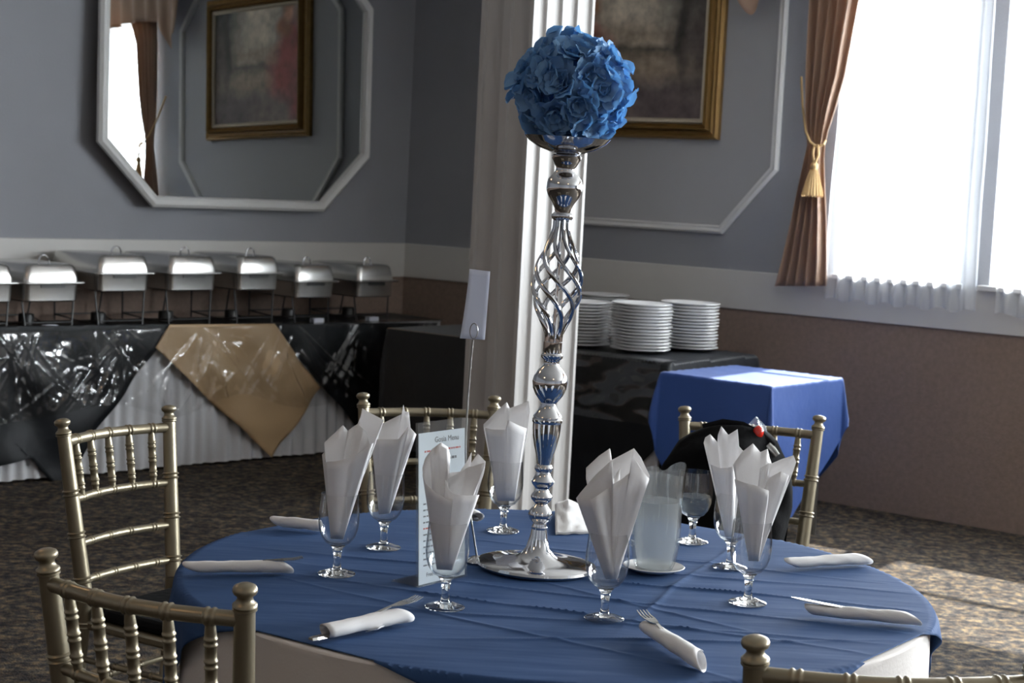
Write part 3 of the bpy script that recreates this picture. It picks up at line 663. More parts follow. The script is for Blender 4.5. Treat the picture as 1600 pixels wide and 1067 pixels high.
roll((505, 992), (637, 965), .019, 'rolled napkin near the front left rim with a cutlery handle showing', .2, .8, flap=(.45, -1, .010), fork=(.060, True, .006, 'fork in the rolled napkin at the front left rim', .012, .14), knife=(-.030, True, -.001, 'knife whose handle sticks out at the front left rim', .001))
roll((1010, 984), (1108, 1046), .019, 'rolled napkin at the table\'s front below the water jug', .3, 1.6, flap=(.55, 1, .016), fork=(.152, False, .002, 'fork with upward tines in the front rolled napkin', .010, .12))
roll((1256, 956), (1440, 972), .0165, 'rolled napkin at the right rim pointing off the table edge', .9, 1.2, knife=(.172, False, .002, 'knife tilting up out of the rolled napkin at the right rim', .006, .12))
roll((1222, 884), (1358, 876), .0165, 'rolled napkin at the right rim behind the others', 1.5, 1.5)
roll((424, 817), (505, 826), .017, 'rolled napkin at the back left rim, half behind the leftmost goblet', 1.2, .3)
roll((747, 812), (722, 798), .018, 'rolled napkin with its open end showing behind the menu holder', .2, .5, knife=(.01, True, 0, 'dark cutlery end inside the rolled napkin behind the menu holder', .004))
# crumpled napkin lying flat behind the stand
c0 = [(866, 775), (905, 780), (925, 812), (918, 834), (870, 836), (862, 815)]
def flatn(u, v):
    A, B, C, D = atz(866, 800, ZT), atz(925, 802, ZT), atz(868, 836, ZT), atz(925, 834, ZT)
    p = (A*(1-u)+B*u)*(1-v)+(C*(1-u)+D*u)*v; p.z = ZT+.004+.030*max(0, 1-abs(u-.35)*1.3)*(1-v)**1.3+.012*abs(nz(u*3, v*3, 2)); return p
mb = MB(); mb.grid(flatn, 14, 12)
mb.grid(lambda u, v: flatn(u, v)-Vector((0, 0, min(.0035, 1))), 14, 12)
tag(mb.build('crumpled_napkin', 'napkin', solid=.0008, angle=30), 'loosely folded white napkin lying right behind the chrome stand', 'napkin')
# ------------------------------------------------------------------ menu in an acrylic holder
P0 = atz(652, 918, ZT); P0.z = ZT; P1 = atz(727, 900, ZT); P1.z = ZT
T0_ = aty(652, 661, P0.y+.028); ex = (P1-P0); Wm = ex.length+.0; ex.normalize()
T1_ = None
upv = (T0_-P0); Hm = upv.length; upv.normalize(); nn = ex.cross(upv).normalized()
Mh = Matrix(((ex.x, nn.x, upv.x, P0.x), (ex.y, nn.y, upv.y, P0.y), (ex.z, nn.z, upv.z, P0.z), (0, 0, 0, 1)))
mh = thing('menu_holder', (0, 0, 0), 'clear acrylic menu holder standing behind the left front goblet', 'menu holder')
MB().box(0, -.004, 0, Wm, -.002, Hm, Mh).build('back_pane', 'acrylic', mh, smooth=False)
MB().box(0, .002, 0, Wm, .004, Hm, Mh).build('front_pane', 'acrylic', mh, smooth=False)
ft = MB(); b0 = P0; n2 = Vector((nn.x, nn.y, 0)).normalized()
if n2.y > 0: n2 = -n2
vs = [P0, P0+ex*Wm, P0+ex*Wm-n2*.07, P0-n2*.07]; ft.add([v+Vector((0, 0, .0005)) for v in vs]+[v+Vector((0, 0, .003)) for v in vs], [(0, 1, 2, 3), (7, 6, 5, 4), (0, 1, 5, 4), (1, 2, 6, 5), (2, 3, 7, 6), (3, 0, 4, 7)])
ft.build('foot', 'acrylic', mh, smooth=False)
ms = thing('menu_sheet', (0, 0, 0), 'printed menu sheet inside the clear acrylic holder', 'menu')
MB().box(.004, -.0009, .004, Wm-.003, .0009, Hm-.022, Mh).build('sheet', 'paper', ms, smooth=False)
side = -1 if nn.y > 0 else 1
def on_sheet(u, w_, e=.0012): return Mh@Vector((u, side*e, w_))
def text(body, size, u, w_, m, parent, name='lettering'):
    c = bpy.data.curves.new(name, 'FONT'); c.body = body; c.size = size; c.extrude = .0001; c.materials.append(MT[m]); c.align_x = 'CENTER'
    o = bpy.data.objects.new(name, c); COL.objects.link(o); dg_ = bpy.context.evaluated_depsgraph_get(); dg_.update()
    me_t = bpy.data.meshes.new_from_object(o.evaluated_get(dg_)); bpy.data.objects.remove(o); o = bpy.data.objects.new(name, me_t); COL.objects.link(o); o.parent = parent
    for v in me_t.vertices: p_ = Mh@Vector((u+v.co.x, side*(.0013+v.co.z), w_+v.co.y)); v.co = p_
    return o
text('Gosia Menu', .0165, Wm*.60, Hm-.044, 'ink', ms)
def dashes(w_, u0, u1, h, m, seed, par):
    rd = random.Random(seed); mb = MB(); u = u0
    while u < u1:
        l = rd.uniform(.004, .012); e = min(u+l, u1)
        mb.box(u, side*.0009, w_, e, side*.0013, w_+h, Mh); u = e+.0025
    mb.build('text_line', m, par, smooth=False)
dashes(Hm-.062, .022, Wm-.018, .0035, 'redink', 1, ms)
dashes(Hm-.082, .022, Wm*.80, .0055, 'ink', 2, ms)
dashes(Hm-.100, .022, Wm*.5, .005, 'ink', 3, ms)
for k in range(11): dashes(.165-k*.0125, .018, .018+[.05, .07, .045, .06, .075][k % 5], .003, 'redink' if k == 4 else 'ink', 10+k, ms)
text('Free :', .012, Wm*.26, .018, 'ink', ms)
# ------------------------------------------------------------------ table-number wire stand and card
nb = atz(745, 880, ZT); nb.z = ZT
ns = thing('card_stand', nb, 'thin wire card stand with a looped top, left of the chrome centrepiece', 'card stand')
def rel(x, y): return aty(x, y, nb.y)-nb
MB().lathe([(0, 0), (.022, 0), (.024, .004), (.020, .010), (.010, .016), (0, .018)], 28, cap=False).build('base', 'chrome', ns)
pt = [rel(744, 868), rel(728, 760), rel(727, 700), rel(731, 620), rel(736, 560), rel(739, 531)]; pt[0] = Vector((0, 0, .012))
sm = []
for i in range(len(pt)-1):
    for j in range(5): sm.append(pt[i].lerp(pt[i+1], j/5))
sm.append(pt[-1]); MB().tube(sm, .0022, 8).build('wire', 'steel_dull', ns)
lc = rel(740.5, 517); lp = []
for k in range(25): a = 2*PI*k/24; lp.append(lc+Vector((.0085*math.sin(a), -.003+.001*math.cos(a), -.0165*math.cos(a))))
MB().tube(lp, .0011, 6, cap=False).build('wire_loop', 'steel_dull', ns)
cy_ = nb.y+.002
def cardf(u, v):
    TL, TR_, BL, BR_ = (733.5, 420), (766, 424), (718.5, 528.5), (757.5, 531)
    x = (TL[0]*(1-u)+TR_[0]*u)*(1-v)+(BL[0]*(1-u)+BR_[0]*u)*v + (3.0*(v*(1-v))*4*.35*(1-u)); y = (TL[1]*(1-u)+TR_[1]*u)*(1-v)+(BL[1]*(1-u)+BR_[1]*u)*v
    return aty(x, y, cy_+.004*math.sin(v*2))
tag(MB().grid(cardf, 6, 12).build('blank_card', 'card', solid=.0006), 'tall blank white card held in the wire stand', 'card')
# ------------------------------------------------------------------ water jug on a saucer
jp = atz(1021, 893, ZT); jp.z = ZT
o = MB().lathe([(0, .001), (.03, .0), (.045, .003), (.066, .012), (.0675, .0135), (.066, .0145), (.045, .007), (.03, .005), (0, .005)], 48, cap=False).build('saucer', 'china'); o.location = jp; tag(o, 'white saucer under the water jug', 'saucer')
jg = thing('water_jug', jp+Vector((0, 0, .0075)), 'clear ribbed plastic water jug with a spout, beside the chrome stand', 'jug', rz=.4)
HJ = .215
def jug(r0, inner=0.):
    def fn(u, v):
        a = 2*PI*u; z = inner+(HJ-inner)*v; r = (.040+.012*min(1, v*3.5)**.6+.002*v)*1.0
        if v < .78 and v > .05: r += .0011*abs(math.sin(a*9))
        r -= (.003 if inner else 0)
        if v > .85: # spout at a=0, wavy lip
            k = (v-.85)/.15; sp = math.exp(-((math.atan2(math.sin(a-.2), math.cos(a-.2)))/.35)**2); r += .016*k*sp; z += .012*k*sp - .014*k*math.exp(-((math.atan2(math.sin(a-.9), math.cos(a-.9)))/.25)**2)+.006*k*math.sin(a*2)
        return (r*math.cos(a), r*math.sin(a), z)
    return fn
mb = MB(); mb.grid(jug(0), 72, 26, True); mb.grid(jug(0, .004), 72, 26, True)
mb.lathe([(0, 0), (.0400, 0)], 72, cap=False)
mb.build('body', 'jug', jg)
hp = [(-.052, 0, .19), (-.078, 0, .188), (-.088, 0, .165), (-.086, 0, .11), (-.076, 0, .07), (-.053, 0, .055)]
sm = []
for i in range(len(hp)-1):
    for j in range(4): sm.append(Vector(hp[i]).lerp(Vector(hp[i+1]), j/4))
sm.append(Vector(hp[-1])); MB().tube(sm, .006, 8).build('handle', 'jug', jg)
o = MB().lathe([(0, .005), (.036, .005), (.0400, .02), (.0455, .05), (.0478, .09), (.0488, .150), (0, .150)], 48, cap=False).build('water', 'jugwater'); o.location = jp+Vector((0, 0, .0075)); tag(o, 'water filling two thirds of the plastic jug', 'water')
# ================================================================== CHIAVARI CHAIRS
def ringed(p0, p1, r0, r1, rings, n=14, bulge=1.22, mid=None):
    """a tapered round bar from p0 to p1 with pairs of bamboo rings at the given fractions"""
    p0 = Vector(p0); p1 = Vector(p1); L = (p1-p0).length; ts = {0., 1.}; prof = []
    for q in rings:
        for o in (-.0075, .0035): ts |= {round(q+(o+e)/L, 5) for e in (-.0034, -.002, 0, .002, .0034)}
    if mid: ts |= {.1, .2, .8, .9}
    ts = sorted(t for t in ts if 0 <= t <= 1); pts = []; rad = []
    for t in ts:
        if mid: b = r0+(mid[1]-r0)*min(1, min(t, 1-t)/.2)
        else: b = r0+(r1-r0)*t
        e = 0
        for q in rings:
            for o in (-.0075, .0035):
                dd = abs((t-q)*L-o)
                if dd < .0033: e = max(e, 1-(dd/.0033)**2)
        pts.append(p0.lerp(p1, t)); rad.append(b*(1+(bulge-1)*e))
    return pts, rad
def post_xy(z, s):       # back post centre line: splayed and leaning back above the seat
    if z >= .45: k = (z-.45)/.47; return Vector((s*(.173+.034*k), -.066*k, z))
    k = (.45-z)/.45; return Vector((s*(.173+.006*k), -.030*k, z))
def curve_rail(z, bow, r, nr):
    a = post_xy(z, -1); b = post_xy(z, 1); pts = []; rad = []
    m = 240; L = (b-a).length
    for i in range(m+1):
        t = i/m; p = a.lerp(b, t); p = p+Vector((0, -bow*math.sin(PI*t), 0)); pts.append(p); e = 0
        for q in range(nr):
            c = (q+.75)/(nr+.5)
            for o in (-.0055, .0055):
                dd = abs((t-c)*L-o)
                if dd < .0038: e = max(e, 1-(dd/.0038)**2)
        rad.append(r*(1+.2*e))
    return pts, rad
def chair_proto():
    t = thing('banquet_chair', (0, 0, 0), 'x', 'chair', 'gold bamboo-style chairs around the round table')
    for s in (-1, 1):
        mb = MB(); pts, rad = ringed(post_xy(.0, s), post_xy(.45, s), .0155, .021, [.25, .55, .85], 16); mb.tube(pts, rad, 16)
        pts, rad = ringed(post_xy(.45, s), post_xy(.868, s), .0215, .0175, [.12, .40, .66], 16); mb.tube(pts, rad, 16)
        mb.build('back_post', 'chair', t, angle=60)
        ax = (post_xy(.92, s)-post_xy(.868, s)).normalized(); base = post_xy(.866, s); q = ax.to_track_quat('Z', 'Y').to_matrix().to_4x4()
        fm = MB().lathe([(.0175, 0), (.0175, .004), (.0205, .006), (.0205, .009), (.018, .010), (.0205, .012), (.0205, .0155), (.0175, .018), (.014, .022), (.0128, .027), (.014, .031), (.0185, .034), (.0205, .038), (.0205, .042), (.0185, .046), (.0125, .0495), (.005, .051), (0, .0512)], 24)
        fm.v = [tuple(Matrix.Translation(base)@q@Vector(v)) for v in fm.v]; fm.build('finial', 'chair', t, angle=50)
        mb = MB(); pts, rad = ringed((s*.185, .375, 0), (s*.188, .36, .372), .013, .019, [.3, .6, .9], 14); mb.tube(pts, rad, 14); mb.build('front_leg', 'chair', t, angle=60)
        for z in (.16, .29):
            a = Vector((s*.186, .368, z)); b = post_xy(z, s); mb = MB(); pts, rad = ringed(a, b, .0085, .0085, [.33, .66], 10); mb.tube(pts, rad, 10); mb.build('side_stretcher', 'chair', t, angle=60)
    for z, bow, r, nr, nm in ((.855, .040, .0135, 5, 'top_rail'), (.705, .036, .0105, 5, 'middle_rail'), (.590, .026, .0100, 4, 'lower_rail'), (.495, .018, .0100, 4, 'bottom_rail')):
        pts, rad = curve_rail(z, bow, r, nr); MB().tube(pts, rad, 14).build(nm, 'chair', t, angle=60)
    top, _ = curve_rail(.855, .040, .01, 5); bot, _ = curve_rail(.705, .036, .01, 5)
    for k in range(5):
        i = int(round((k+.75)/5.5*240)); pts, rad = ringed(bot[i], top[i], .0072, .0072, [.2, .46, .72], 12, 1.2, mid=(.5, .0102)); MB().tube(pts, rad, 12).build('spindle', 'chair', t, angle=60)
    MB().tube(*ringed((-.186, .368, .2), (.186, .368, .2), .0085, .0085, [.33, .66], 10), 10).build('front_stretcher', 'chair', t, angle=60)
    MB().tube(*ringed(post_xy(.22, -1), post_xy(.22, 1), .0085, .0085, [.33, .66], 10), 10).build('back_stretcher', 'chair', t, angle=60)
    MB().prism([(-.178, -.005), (.178, -.005), (.202, .385), (-.202, .385)], .368, .395).build('seat', 'chair', t, bevel=.008, smooth=False)
    MB().prism([(-.165, .012), (.165, .012), (.190, .375), (-.190, .375)], .3955, .428).build('seat_cushion', 'cushion', t, bevel=.015, smooth=False)
    return t
def chair_at(pa, pb, label, first=None, z=.92, flip=1):
    """pa, pb: pixels of the finial tops, left and right in the picture"""
    A = atz(*pa, z); B = atz(*pb, z); m = (A+B)/2; d = (B-A).normalized()
    n = Vector((-d.y, d.x, 0))
    if n.dot(Vector((TC.x, TC.y, 0))-Vector((m.x, m.y, 0))) < 0: n = -n
    rz = math.atan2(n.y, n.x)-PI/2
    loc = Vector((m.x, m.y, 0))+n*.066
    if first: first.location = loc; first.rotation_euler = (0, 0, rz); first['label'] = label; return first
    return dup(chproto, loc, rz, label)
chproto = chair_proto()
ch0 = chair_at((67, 853), (387, 909), 'gold bamboo-style chair nearest the camera at the lower left, back towards us', chproto)
ch1 = chair_at((91, 652), (268, 630), 'gold bamboo-style chair at the table\'s left, standing before the white buffet skirt')
ch2 = chair_at((562, 611), (778, 616), 'gold bamboo-style chair behind the table, left of the white column')
ch3 = chair_at((1067, 632), (1284, 647), 'gold bamboo-style chair behind the table with a black jacket over its back')
_a = atz(1180, 990, .92); _d = Vector((math.cos(math.radians(7)), math.sin(math.radians(7)), 0)); _m = _a+_d*.207; _n = Vector((-_d.y, _d.x, 0))
_d = Vector((math.cos(math.radians(4)), math.sin(math.radians(4)), 0)); _m = _a+_d*.222; _n = Vector((-_d.y, _d.x, 0))
ch4 = dup(chproto, Vector((_m.x, _m.y, 0))+_n*.066, math.atan2(_n.y, _n.x)-PI/2, 'gold bamboo-style chair at the lower right corner, top rail and one finial in view'); ch4.scale = (1.07, 1, 1)
# black jacket draped over the back of the right rear chair
J = Matrix.Translation(ch3.location)@Matrix.Rotation(ch3.rotation_euler.z, 4, 'Z')
def jz(y, yy=5.20): d = ray(1150, y); return CAM_H+d[2]*yy/d[1]
prof = [(664, 1118, 1168), (668, 1098, 1184), (676, 1080, 1200), (690, 1062, 1215), (706, 1050, 1222), (724, 1036, 1232), (742, 1028, 1236), (765, 1026, 1238), (795, 1030, 1238), (815, 1040, 1233), (850, 1050, 1226), (900, 1060, 1220), (945, 1068, 1212)]
yb = ch3.location.y
def jk(u, v):
    f = v*(len(prof)-1); i = min(int(f), len(prof)-2); t = f-i
    y = prof[i][0]*(1-t)+prof[i+1][0]*t; xa = prof[i][1]*(1-t)+prof[i+1][1]*t; xb = prof[i][2]*(1-t)+prof[i+1][2]*t
    a = 2*PI*u; c = math.cos(a); s_ = math.sin(a); x = (xa+xb)/2+(xb-xa)/2*math.copysign(abs(c)**.8, c)
    dep = .045+.05*min(1, v*3); P = aty(x, y, yb-.075-dep*.2 + dep*s_*(1 if s_ > 0 else 1.1))
    w_ = .020*nz(u*7+math.sin(v*4), v*5, 4)*min(1, v*4) + .010*math.sin(u*26+v*5+2*nz(u*4, v*3))*min(1, v*2)*(.5+.5*nz(u*3, v*3))
    return P+Vector((0, w_*(-1 if s_ < 0 else 1)*1.4, w_*.3))
mb = MB(); mb.grid(jk, 72, 44, True); n_ = len(mb.v); mb.f.append(tuple(range(71, -1, -1)))
jo = Vector((ch3.location.x, yb-.05, .45)); tag(mb.build('black_jacket', 'jacket', origin=jo, angle=60), 'black jacket heaped over the back of the right rear chair', 'jacket')
# strap with a buckle, red bauble and clear bag on the jacket
def pth(pp, Y): return [aty(x, y, Y+dy) for x, y, dy in pp]
sp = thing('jacket_strap', jo, 'black strap with a metal clip lying on the black jacket', 'strap')
pts = [p-jo for p in pth([(1098, 668, -.10), (1130, 660, -.11), (1160, 664, -.12), (1190, 680, -.13), (1208, 698, -.14)], yb)]
MB().tube(pts, .011, 8, flat=.35).build('webbing', 'cushion', sp)
cm2 = MB(); pts = [p-jo for p in pth([(1199, 695, -.145), (1207, 704, -.147), (1214, 712, -.147)], yb)]; cm2.tube(pts, [.010, .013, .010], 8, flat=.5); cm2.build('clip', 'steel_dull', sp)
pr = aty(1185, 675, yb-.14); tag(MB().lathe([(0, -.019), (.009, -.017), (.0145, -.009), (.016, 0), (.0145, .009), (.009, .016), (.004, .019), (0, .020)], 24, cap=False).build('red_bauble', 'red', origin=None), 'small glossy red object on the black jacket', 'trinket').location = pr
def bagf(u, v):
    xa = 1158*(1-u)+1200*u; y0 = 650+abs(u-.6)*40; y = y0*(1-v)+712*v; x = xa+(v-.3)*14*(u-.2)
    return aty(x, y, yb-.10+.02*nz(u*5, v*5, 3)+.012*math.sin(u*9+v*6))
tag(MB().grid(bagf, 22, 22).build('plastic_bag', 'bag', solid=.0005), 'crumpled clear plastic bag sticking up behind the red object', 'bag')

# ================================================================== BUFFET ALONG THE LEFT WALL
bt = math.radians(45.7); be = np.array([math.cos(bt), math.sin(bt)]); bn = np.array([math.sin(bt), -math.cos(bt)]); BZ = .745; _p = atz(380, 507, BZ); bc_ = float(_p.x*bn[0]+_p.y*bn[1])
def PT(t, d, z): q = (bc_-d)*bn + t*be; return Vector((q[0], q[1], z))    # t to the right, d back from the front edge
def tz(x, y, d=0.):
    P = onp(x, y, bn, bc_-d); return P.x*be[0]+P.y*be[1], P.z
t0, t1 = tz(-150, 500)[0], tz(686, 503)[0]; BD = .45
FT = Matrix.Translation((bc_*bn[0], bc_*bn[1], 0))@Matrix(((be[0], -bn[0], 0, 0), (be[1], -bn[1], 0, 0), (0, 0, 1, 0), (0, 0, 0, 1)))
bf = thing('buffet_table', PT((t0+t1)/2, BD/2, 0), 'long buffet table under white skirting along the left wall', 'table'); off = PT((t0+t1)/2, BD/2, 0)
FTo = Matrix.Translation(-off)@FT
MB().box(t0+.01, .02, BZ-.03, t1-.01, BD, BZ-.004, FTo).build('tabletop', 'blackcloth', bf, smooth=False)
for tt in (t0+.1, (t0+t1)/2, t1-.1):
    for dd in (.08, BD-.08): MB().tube([FTo@Vector((tt, dd, 0)), FTo@Vector((tt, dd, BZ-.03))], .014, 8).build('leg', 'steel_dull', bf)
def skirt_fn(tA, tB, fr, z1, hem=.015, amp=.022):
    k = (tB-tA)/.075
    def fn(u, v):
        z = z1*(1-v)+hem*v; w_ = math.sin(u*k*2*PI+.8*math.sin(u*k*.9)+1.2*nz(u*k*.35, v*.6))
        return fr@Vector((tA+(tB-tA)*u+.012*v*nz(u*k*.5, v, 5), -.008-amp*(.35+.65*v)*(w_*.5+.5)-.01*v, z+.008*nz(u*k*.3, 1)*v))
    return fn
tag(MB().grid(skirt_fn(t0, t1, FT, BZ-.004), 700, 12).build('table_skirt', 'skirt'), 'white pleated skirting hanging from the long buffet table to the floor', 'table skirt')
tag(MB().box(t0, -.028, BZ-.004, t1, BD, BZ, FT).build('buffet_top_cover', 'blacksatin', smooth=False), 'black cover lying flat on the top of the buffet table', 'tablecloth')
def hang(pts_px, name, m, label, lift, amp=.012, seed=0):
    P2 = [tz(x, y, -.045-lift) for x, y in pts_px]
    def fn(t, z):
        k = min(1, max(0, (BZ-z)/.25)); w_ = amp*k*(math.sin(t*17+z*9+seed)+nz(t*6, z*5, seed)*1.6)
        return FT@Vector((t, -.042-lift-w_-.012*k, z))
    return tag(poly_sheet(P2, fn, 5).build(name, m, solid=.0012, angle=60), label, 'tablecloth')
hang([(-150, 512), (-120, 660), (-75, 745), (-5, 662), (45, 715), (98, 772), (150, 670), (248, 541), (272, 506)], 'black_cover', 'blacksatin', 'black diamond-hung cover at the buffet\'s left, beside the tan one', .006, seed=1)
hang([(266, 507), (242, 543), (330, 628), (424, 715), (501, 606), (430, 506)], 'tan_cover', 'tan', 'tan cover hanging as a diamond over the middle of the buffet\'s front', .010, seed=2)
hang([(424, 506), (503, 607), (560, 672), (620, 720), (660, 640), (684, 504)], 'black_cover', 'blacksatin', 'black diamond-hung cover at the buffet\'s right end, by the small black table', .006, seed=3)
_rc = random.Random(5); CRE = []
for _ in range(150):
    tt0 = _rc.uniform(t0, t1); pinch = round(tt0/.55)*.55
    CRE.append((tt0*.45+pinch*.55, _rc.uniform(-1.1, 1.1), _rc.uniform(-.9, .9), _rc.uniform(.003, .009), _rc.uniform(.005, .013), _rc.uniform(-.02, .25), _rc.uniform(.12, .45)))
def crease(t, h):
    q = 0
    for (ct, sl, cv, A, w2, h0, ln) in CRE:
        dt = t-(ct+sl*h+cv*h*h)
        if -.05 < dt < .05 and h0 < h < h0+ln: q += A*math.exp(-(dt/w2)**2)*math.sin(PI*(h-h0)/ln)**.5
    return q
def filmf(u, v):
    t = t0+.02+(t1-t0-.04)*u; 
    if v < .12: return FT@Vector((t, .06*(1-v/.12)-.03, BZ+.004))
    k = (v-.12)/.88; z = BZ+.003-k*(.42+.10*nz(u*7, 2)+.05*math.sin(u*19))
    x_ = t*9; w_ = .011*k**.5*(math.sin(x_+k*4*math.sin(t*2.3)) + .8*nz(t*7+k*2, k*5, 1)+.5*abs(nz(t*16-k*6, k*9, 6)))
    cr = crease(t, BZ-z)*2.2
    return FT@Vector((t, -.078-w_-cr, z))
tag(MB().grid(filmf, 760, 70).build('plastic_film', 'film', angle=80), 'clear crinkled plastic film over the buffet covers', 'plastic sheet')
# ------------------------------------------------------------------ chafing dishes
def chafer(h):
    t = thing('chafing_dish', (0, 0, 0), 'x', 'chafing dish', 'chafing dishes on the buffet'); nk = []
    w_, l = .165, .27
    def rr(w0, l0, r=.03, n=5):
        p = []
        for (cx_, cy2, a0) in ((w0-r, l0-r, 0), (-w0+r, l0-r, 1), (-w0+r, -l0+r, 2), (w0-r, -l0+r, 3)):
            for k in range(n+1): a = PI/2*(a0+k/n); p.append((cx_+r*math.cos(a), cy2+r*math.sin(a)))
        return p
    def loft(levels, cap0=True, cap1=True):
        mb = MB(); rings = [[(x, y, z) for x, y in rr(w0, l0, r)] for (w0, l0, r, z) in levels]; n = len(rings[0]); fs = []
        for j in range(len(levels)-1):
            for i in range(n): fs.append((j*n+i, j*n+(i+1) % n, (j+1)*n+(i+1) % n, (j+1)*n+i))
        if cap0: fs.append(tuple(range(n)))
        if cap1: fs.append(tuple((len(levels)-1)*n+i for i in range(n)))
        return mb.add([p for r_ in rings for p in r_], fs)
    loft([(w_*.90, l*.94, .03, .116), (w_*.945, l*.97, .03, .122), (w_*.96, l*.985, .03, .20), (w_*.97, l*.99, .03, .205)]).build('water_pan', 'steel', t, angle=35)
    loft([(w_+.022, l+.02, .03, .205), (w_+.026, l+.024, .03, .2085), (w_+.026, l+.024, .03, .2125), (w_+.018, l+.016, .03, .215)]).build('rim', 'steel', t, angle=35)
    loft([(w_*.98, l*.985, .03, .215), (w_*.97, l*.98, .03, .235), (w_*.90, l*.94, .035, .285), (w_*.84, l*.90, .04, .297), (w_*.7, l*.8, .04, .301)]).build('lid', 'steel', t, angle=35)
    MB().box(-.07, -l*.985-.006, .185, .07, -l*.97, .203).build('slot_plate', 'blackwire', t, smooth=False)
    pts = [(-.0, -l*.55-.028, .295)]+[(0, -l*.55-.030+.030*(1-math.cos(a)), .30+.040*math.sin(a)**.7) for a in np.linspace(.12, PI-.12, 9)]+[(0, -l*.55+.030, .295)]
    hh = MB().tube(pts, .0045, 8); hh.v = [(v[1]+l*.55, v[0]-l*.62, v[2]) for v in hh.v]; hh.build('lid_handle', 'chrome', t)
    MB().box(w_*.99+.02, -.03, .206, w_*.99+.075, .03, .211).build('side_grip', 'steel', t, smooth=False) if False else None
    for sy in (-1, 1):
        for sx in (-1, 1): MB().tube([(sx*.155, sy*.22, .195+h), (sx*.150, sy*.22, .12+h*.6), (sx*.135, sy*.235, 0.004)], .0055, 6).build('stand_leg', 'blackwire', t)
        MB().tube([(-.14, sy*.232, .035), (.14, sy*.232, .035)], .004, 6).build('stand_bar', 'blackwire', t)
    for sx in (-1, 1): MB().tube([(sx*.14, -.23, .035), (sx*.10, 0, .012), (sx*.14, .23, .035)], .004, 6).build('stand_bar', 'blackwire', t)
    MB().lathe([(0, .004), (.042, .004), (.042, .055), (.038, .06), (.03, .058), (0, .058)], 20, cap=False).build('fuel_can', 'blackwire', t)
    for c in t.children:
        if c.name.split('.')[0] in ('water_pan', 'rim', 'lid', 'slot_plate', 'lid_handle'): c.location.z += h
    return t
chp = chafer(.022); chq = chafer(.068)
dl = [((-24, 438), 'chafing dish cut off by the picture\'s left edge'), ((80, 437), 'first full chafing dish from the left, with a tall lid handle'), ((194, 423), 'chafing dish second from the left among the full ones'), ((300, 423), 'chafing dish third from the left, above the tan cover\'s left side'),
      ((403, 424), 'chafing dish fourth from the left, above the tan cover\'s right side'), ((492, 435), 'chafing dish fifth from the left, with a white card at its feet'), ((586, 436), 'rightmost chafing dish, nearest the corner of the room')]
tprev = None
for i, ((x, y), lb) in enumerate(dl):
    t, z = tz(x, y, .0); loc = PT(t, .225, BZ)
    rz = bt+random.uniform(-.02, .02)
    if i in (0, 2):
        q_ = chp if i == 0 else chq; q_.location = loc; q_.rotation_euler = (0, 0, rz); q_['label'] = lb
    else: q_ = dup(chq if i in (3, 4) else chp, loc, rz, lb)
    q_.scale = (.95 if i < 4 else .86, .89, 1)
for k, (x, y, lb) in enumerate([(75, 497, 'small white card on the buffet below the first full chafing dish'), (492, 494, 'small white card on the buffet below the fifth chafing dish'), (578, 490, 'small white card on the buffet below the rightmost chafing dish')]):
    t, z = tz(x, y+3, .02); o = tag(MB().box(-.035, -.018, 0, .035, -.014, .022).box(-.035, .014, 0, .035, .018, .022).box(-.035, -.018, .021, .035, .018, .0245).build('label_card', 'card', smooth=False), lb, 'card'); o.location = PT(t, -.008, BZ+.006) if False else PT(t, .0, BZ+.0005); o.rotation_euler = (0, 0, bt)
# ------------------------------------------------------------------ small black-clothed table by the column
def tabledrape(name, m, label, s_a, s_b, d_a, d_b, z, drop, rz=0., half=None, fold=.012, center=None, lift=0., seed=0, n=110, top=True):
    """square or rectangular cloth over a rectangular table: s along the right wall, d off it"""
    cs, cd_ = center or ((s_a+s_b)/2, (d_a+d_b)/2); hx, hy = half or ((s_b-s_a)/2+drop, (d_b-d_a)/2+drop)
    def fn(u, v):
        x = (u*2-1)*hx; y = (v*2-1)*hy; X = cs+x*math.cos(rz)-y*math.sin(rz); Y = cd_+x*math.sin(rz)+y*math.cos(rz)
        qx = min(max(X, s_a), s_b); qy = min(max(Y, d_a), d_b); dx, dy = X-qx, Y-qy; ov = math.hypot(dx, dy)
        if ov < 1e-6: return FB@Vector((X, Y, z+lift+.0012*nz(X*8, Y*8, seed)))
        dx /= ov; dy /= ov; k = min(1, ov/.2); ov2 = min(ov, z-.012)
        if abs(dx) > .02 and abs(dy) > .02: a = math.atan2(dy, dx); f = fold*3.2*k*math.sin(2*(a % (PI/2)))
        else: f = 0
        tpos = X if abs(dy) > abs(dx) else Y
        f += fold*k*(.55+.45*math.sin(tpos*14+seed)+.4*nz(tpos*5, ov*3, seed))
        out = .006+lift+f
        return FB@Vector((qx+dx*out, qy+dy*out, z+lift-ov2+.002))
    return tag(MB().grid(fn, n, n).build(name, m, angle=60), label, 'tablecloth')
def plaintable(name, s_a, s_b, d_a, d_b, z, label):
    c = FB@Vector(((s_a+s_b)/2, (d_a+d_b)/2, 0)); t = thing(name, c, label, 'table'); t.rotation_euler = (0, 0, math.atan2(dB[1], dB[0]))
    hs, hd2 = (s_b-s_a)/2, (d_b-d_a)/2
    MB().box(-hs, -hd2, z-.03, hs, hd2, z-.002).build('tabletop', 'tan', t, smooth=False)
    for a in (-1, 1):
        for b in (-1, 1): MB().tube([(a*(hs-.06), b*(hd2-.06), 0), (a*(hs-.06), b*(hd2-.06), z-.03)], .013, 8).build('leg', 'steel_dull', t)
    return t
plaintable('side_table', -6.60, -5.90, .14, 1.0, .745, 'small side table hidden under a plain black cloth, left of the column')
tabledrape('black_tablecloth', 'blackcloth', 'plain matt black cloth to the floor on the side table left of the column', -6.60, -5.90, .14, 1.0, .745, .66, n=90, seed=2, fold=.006)
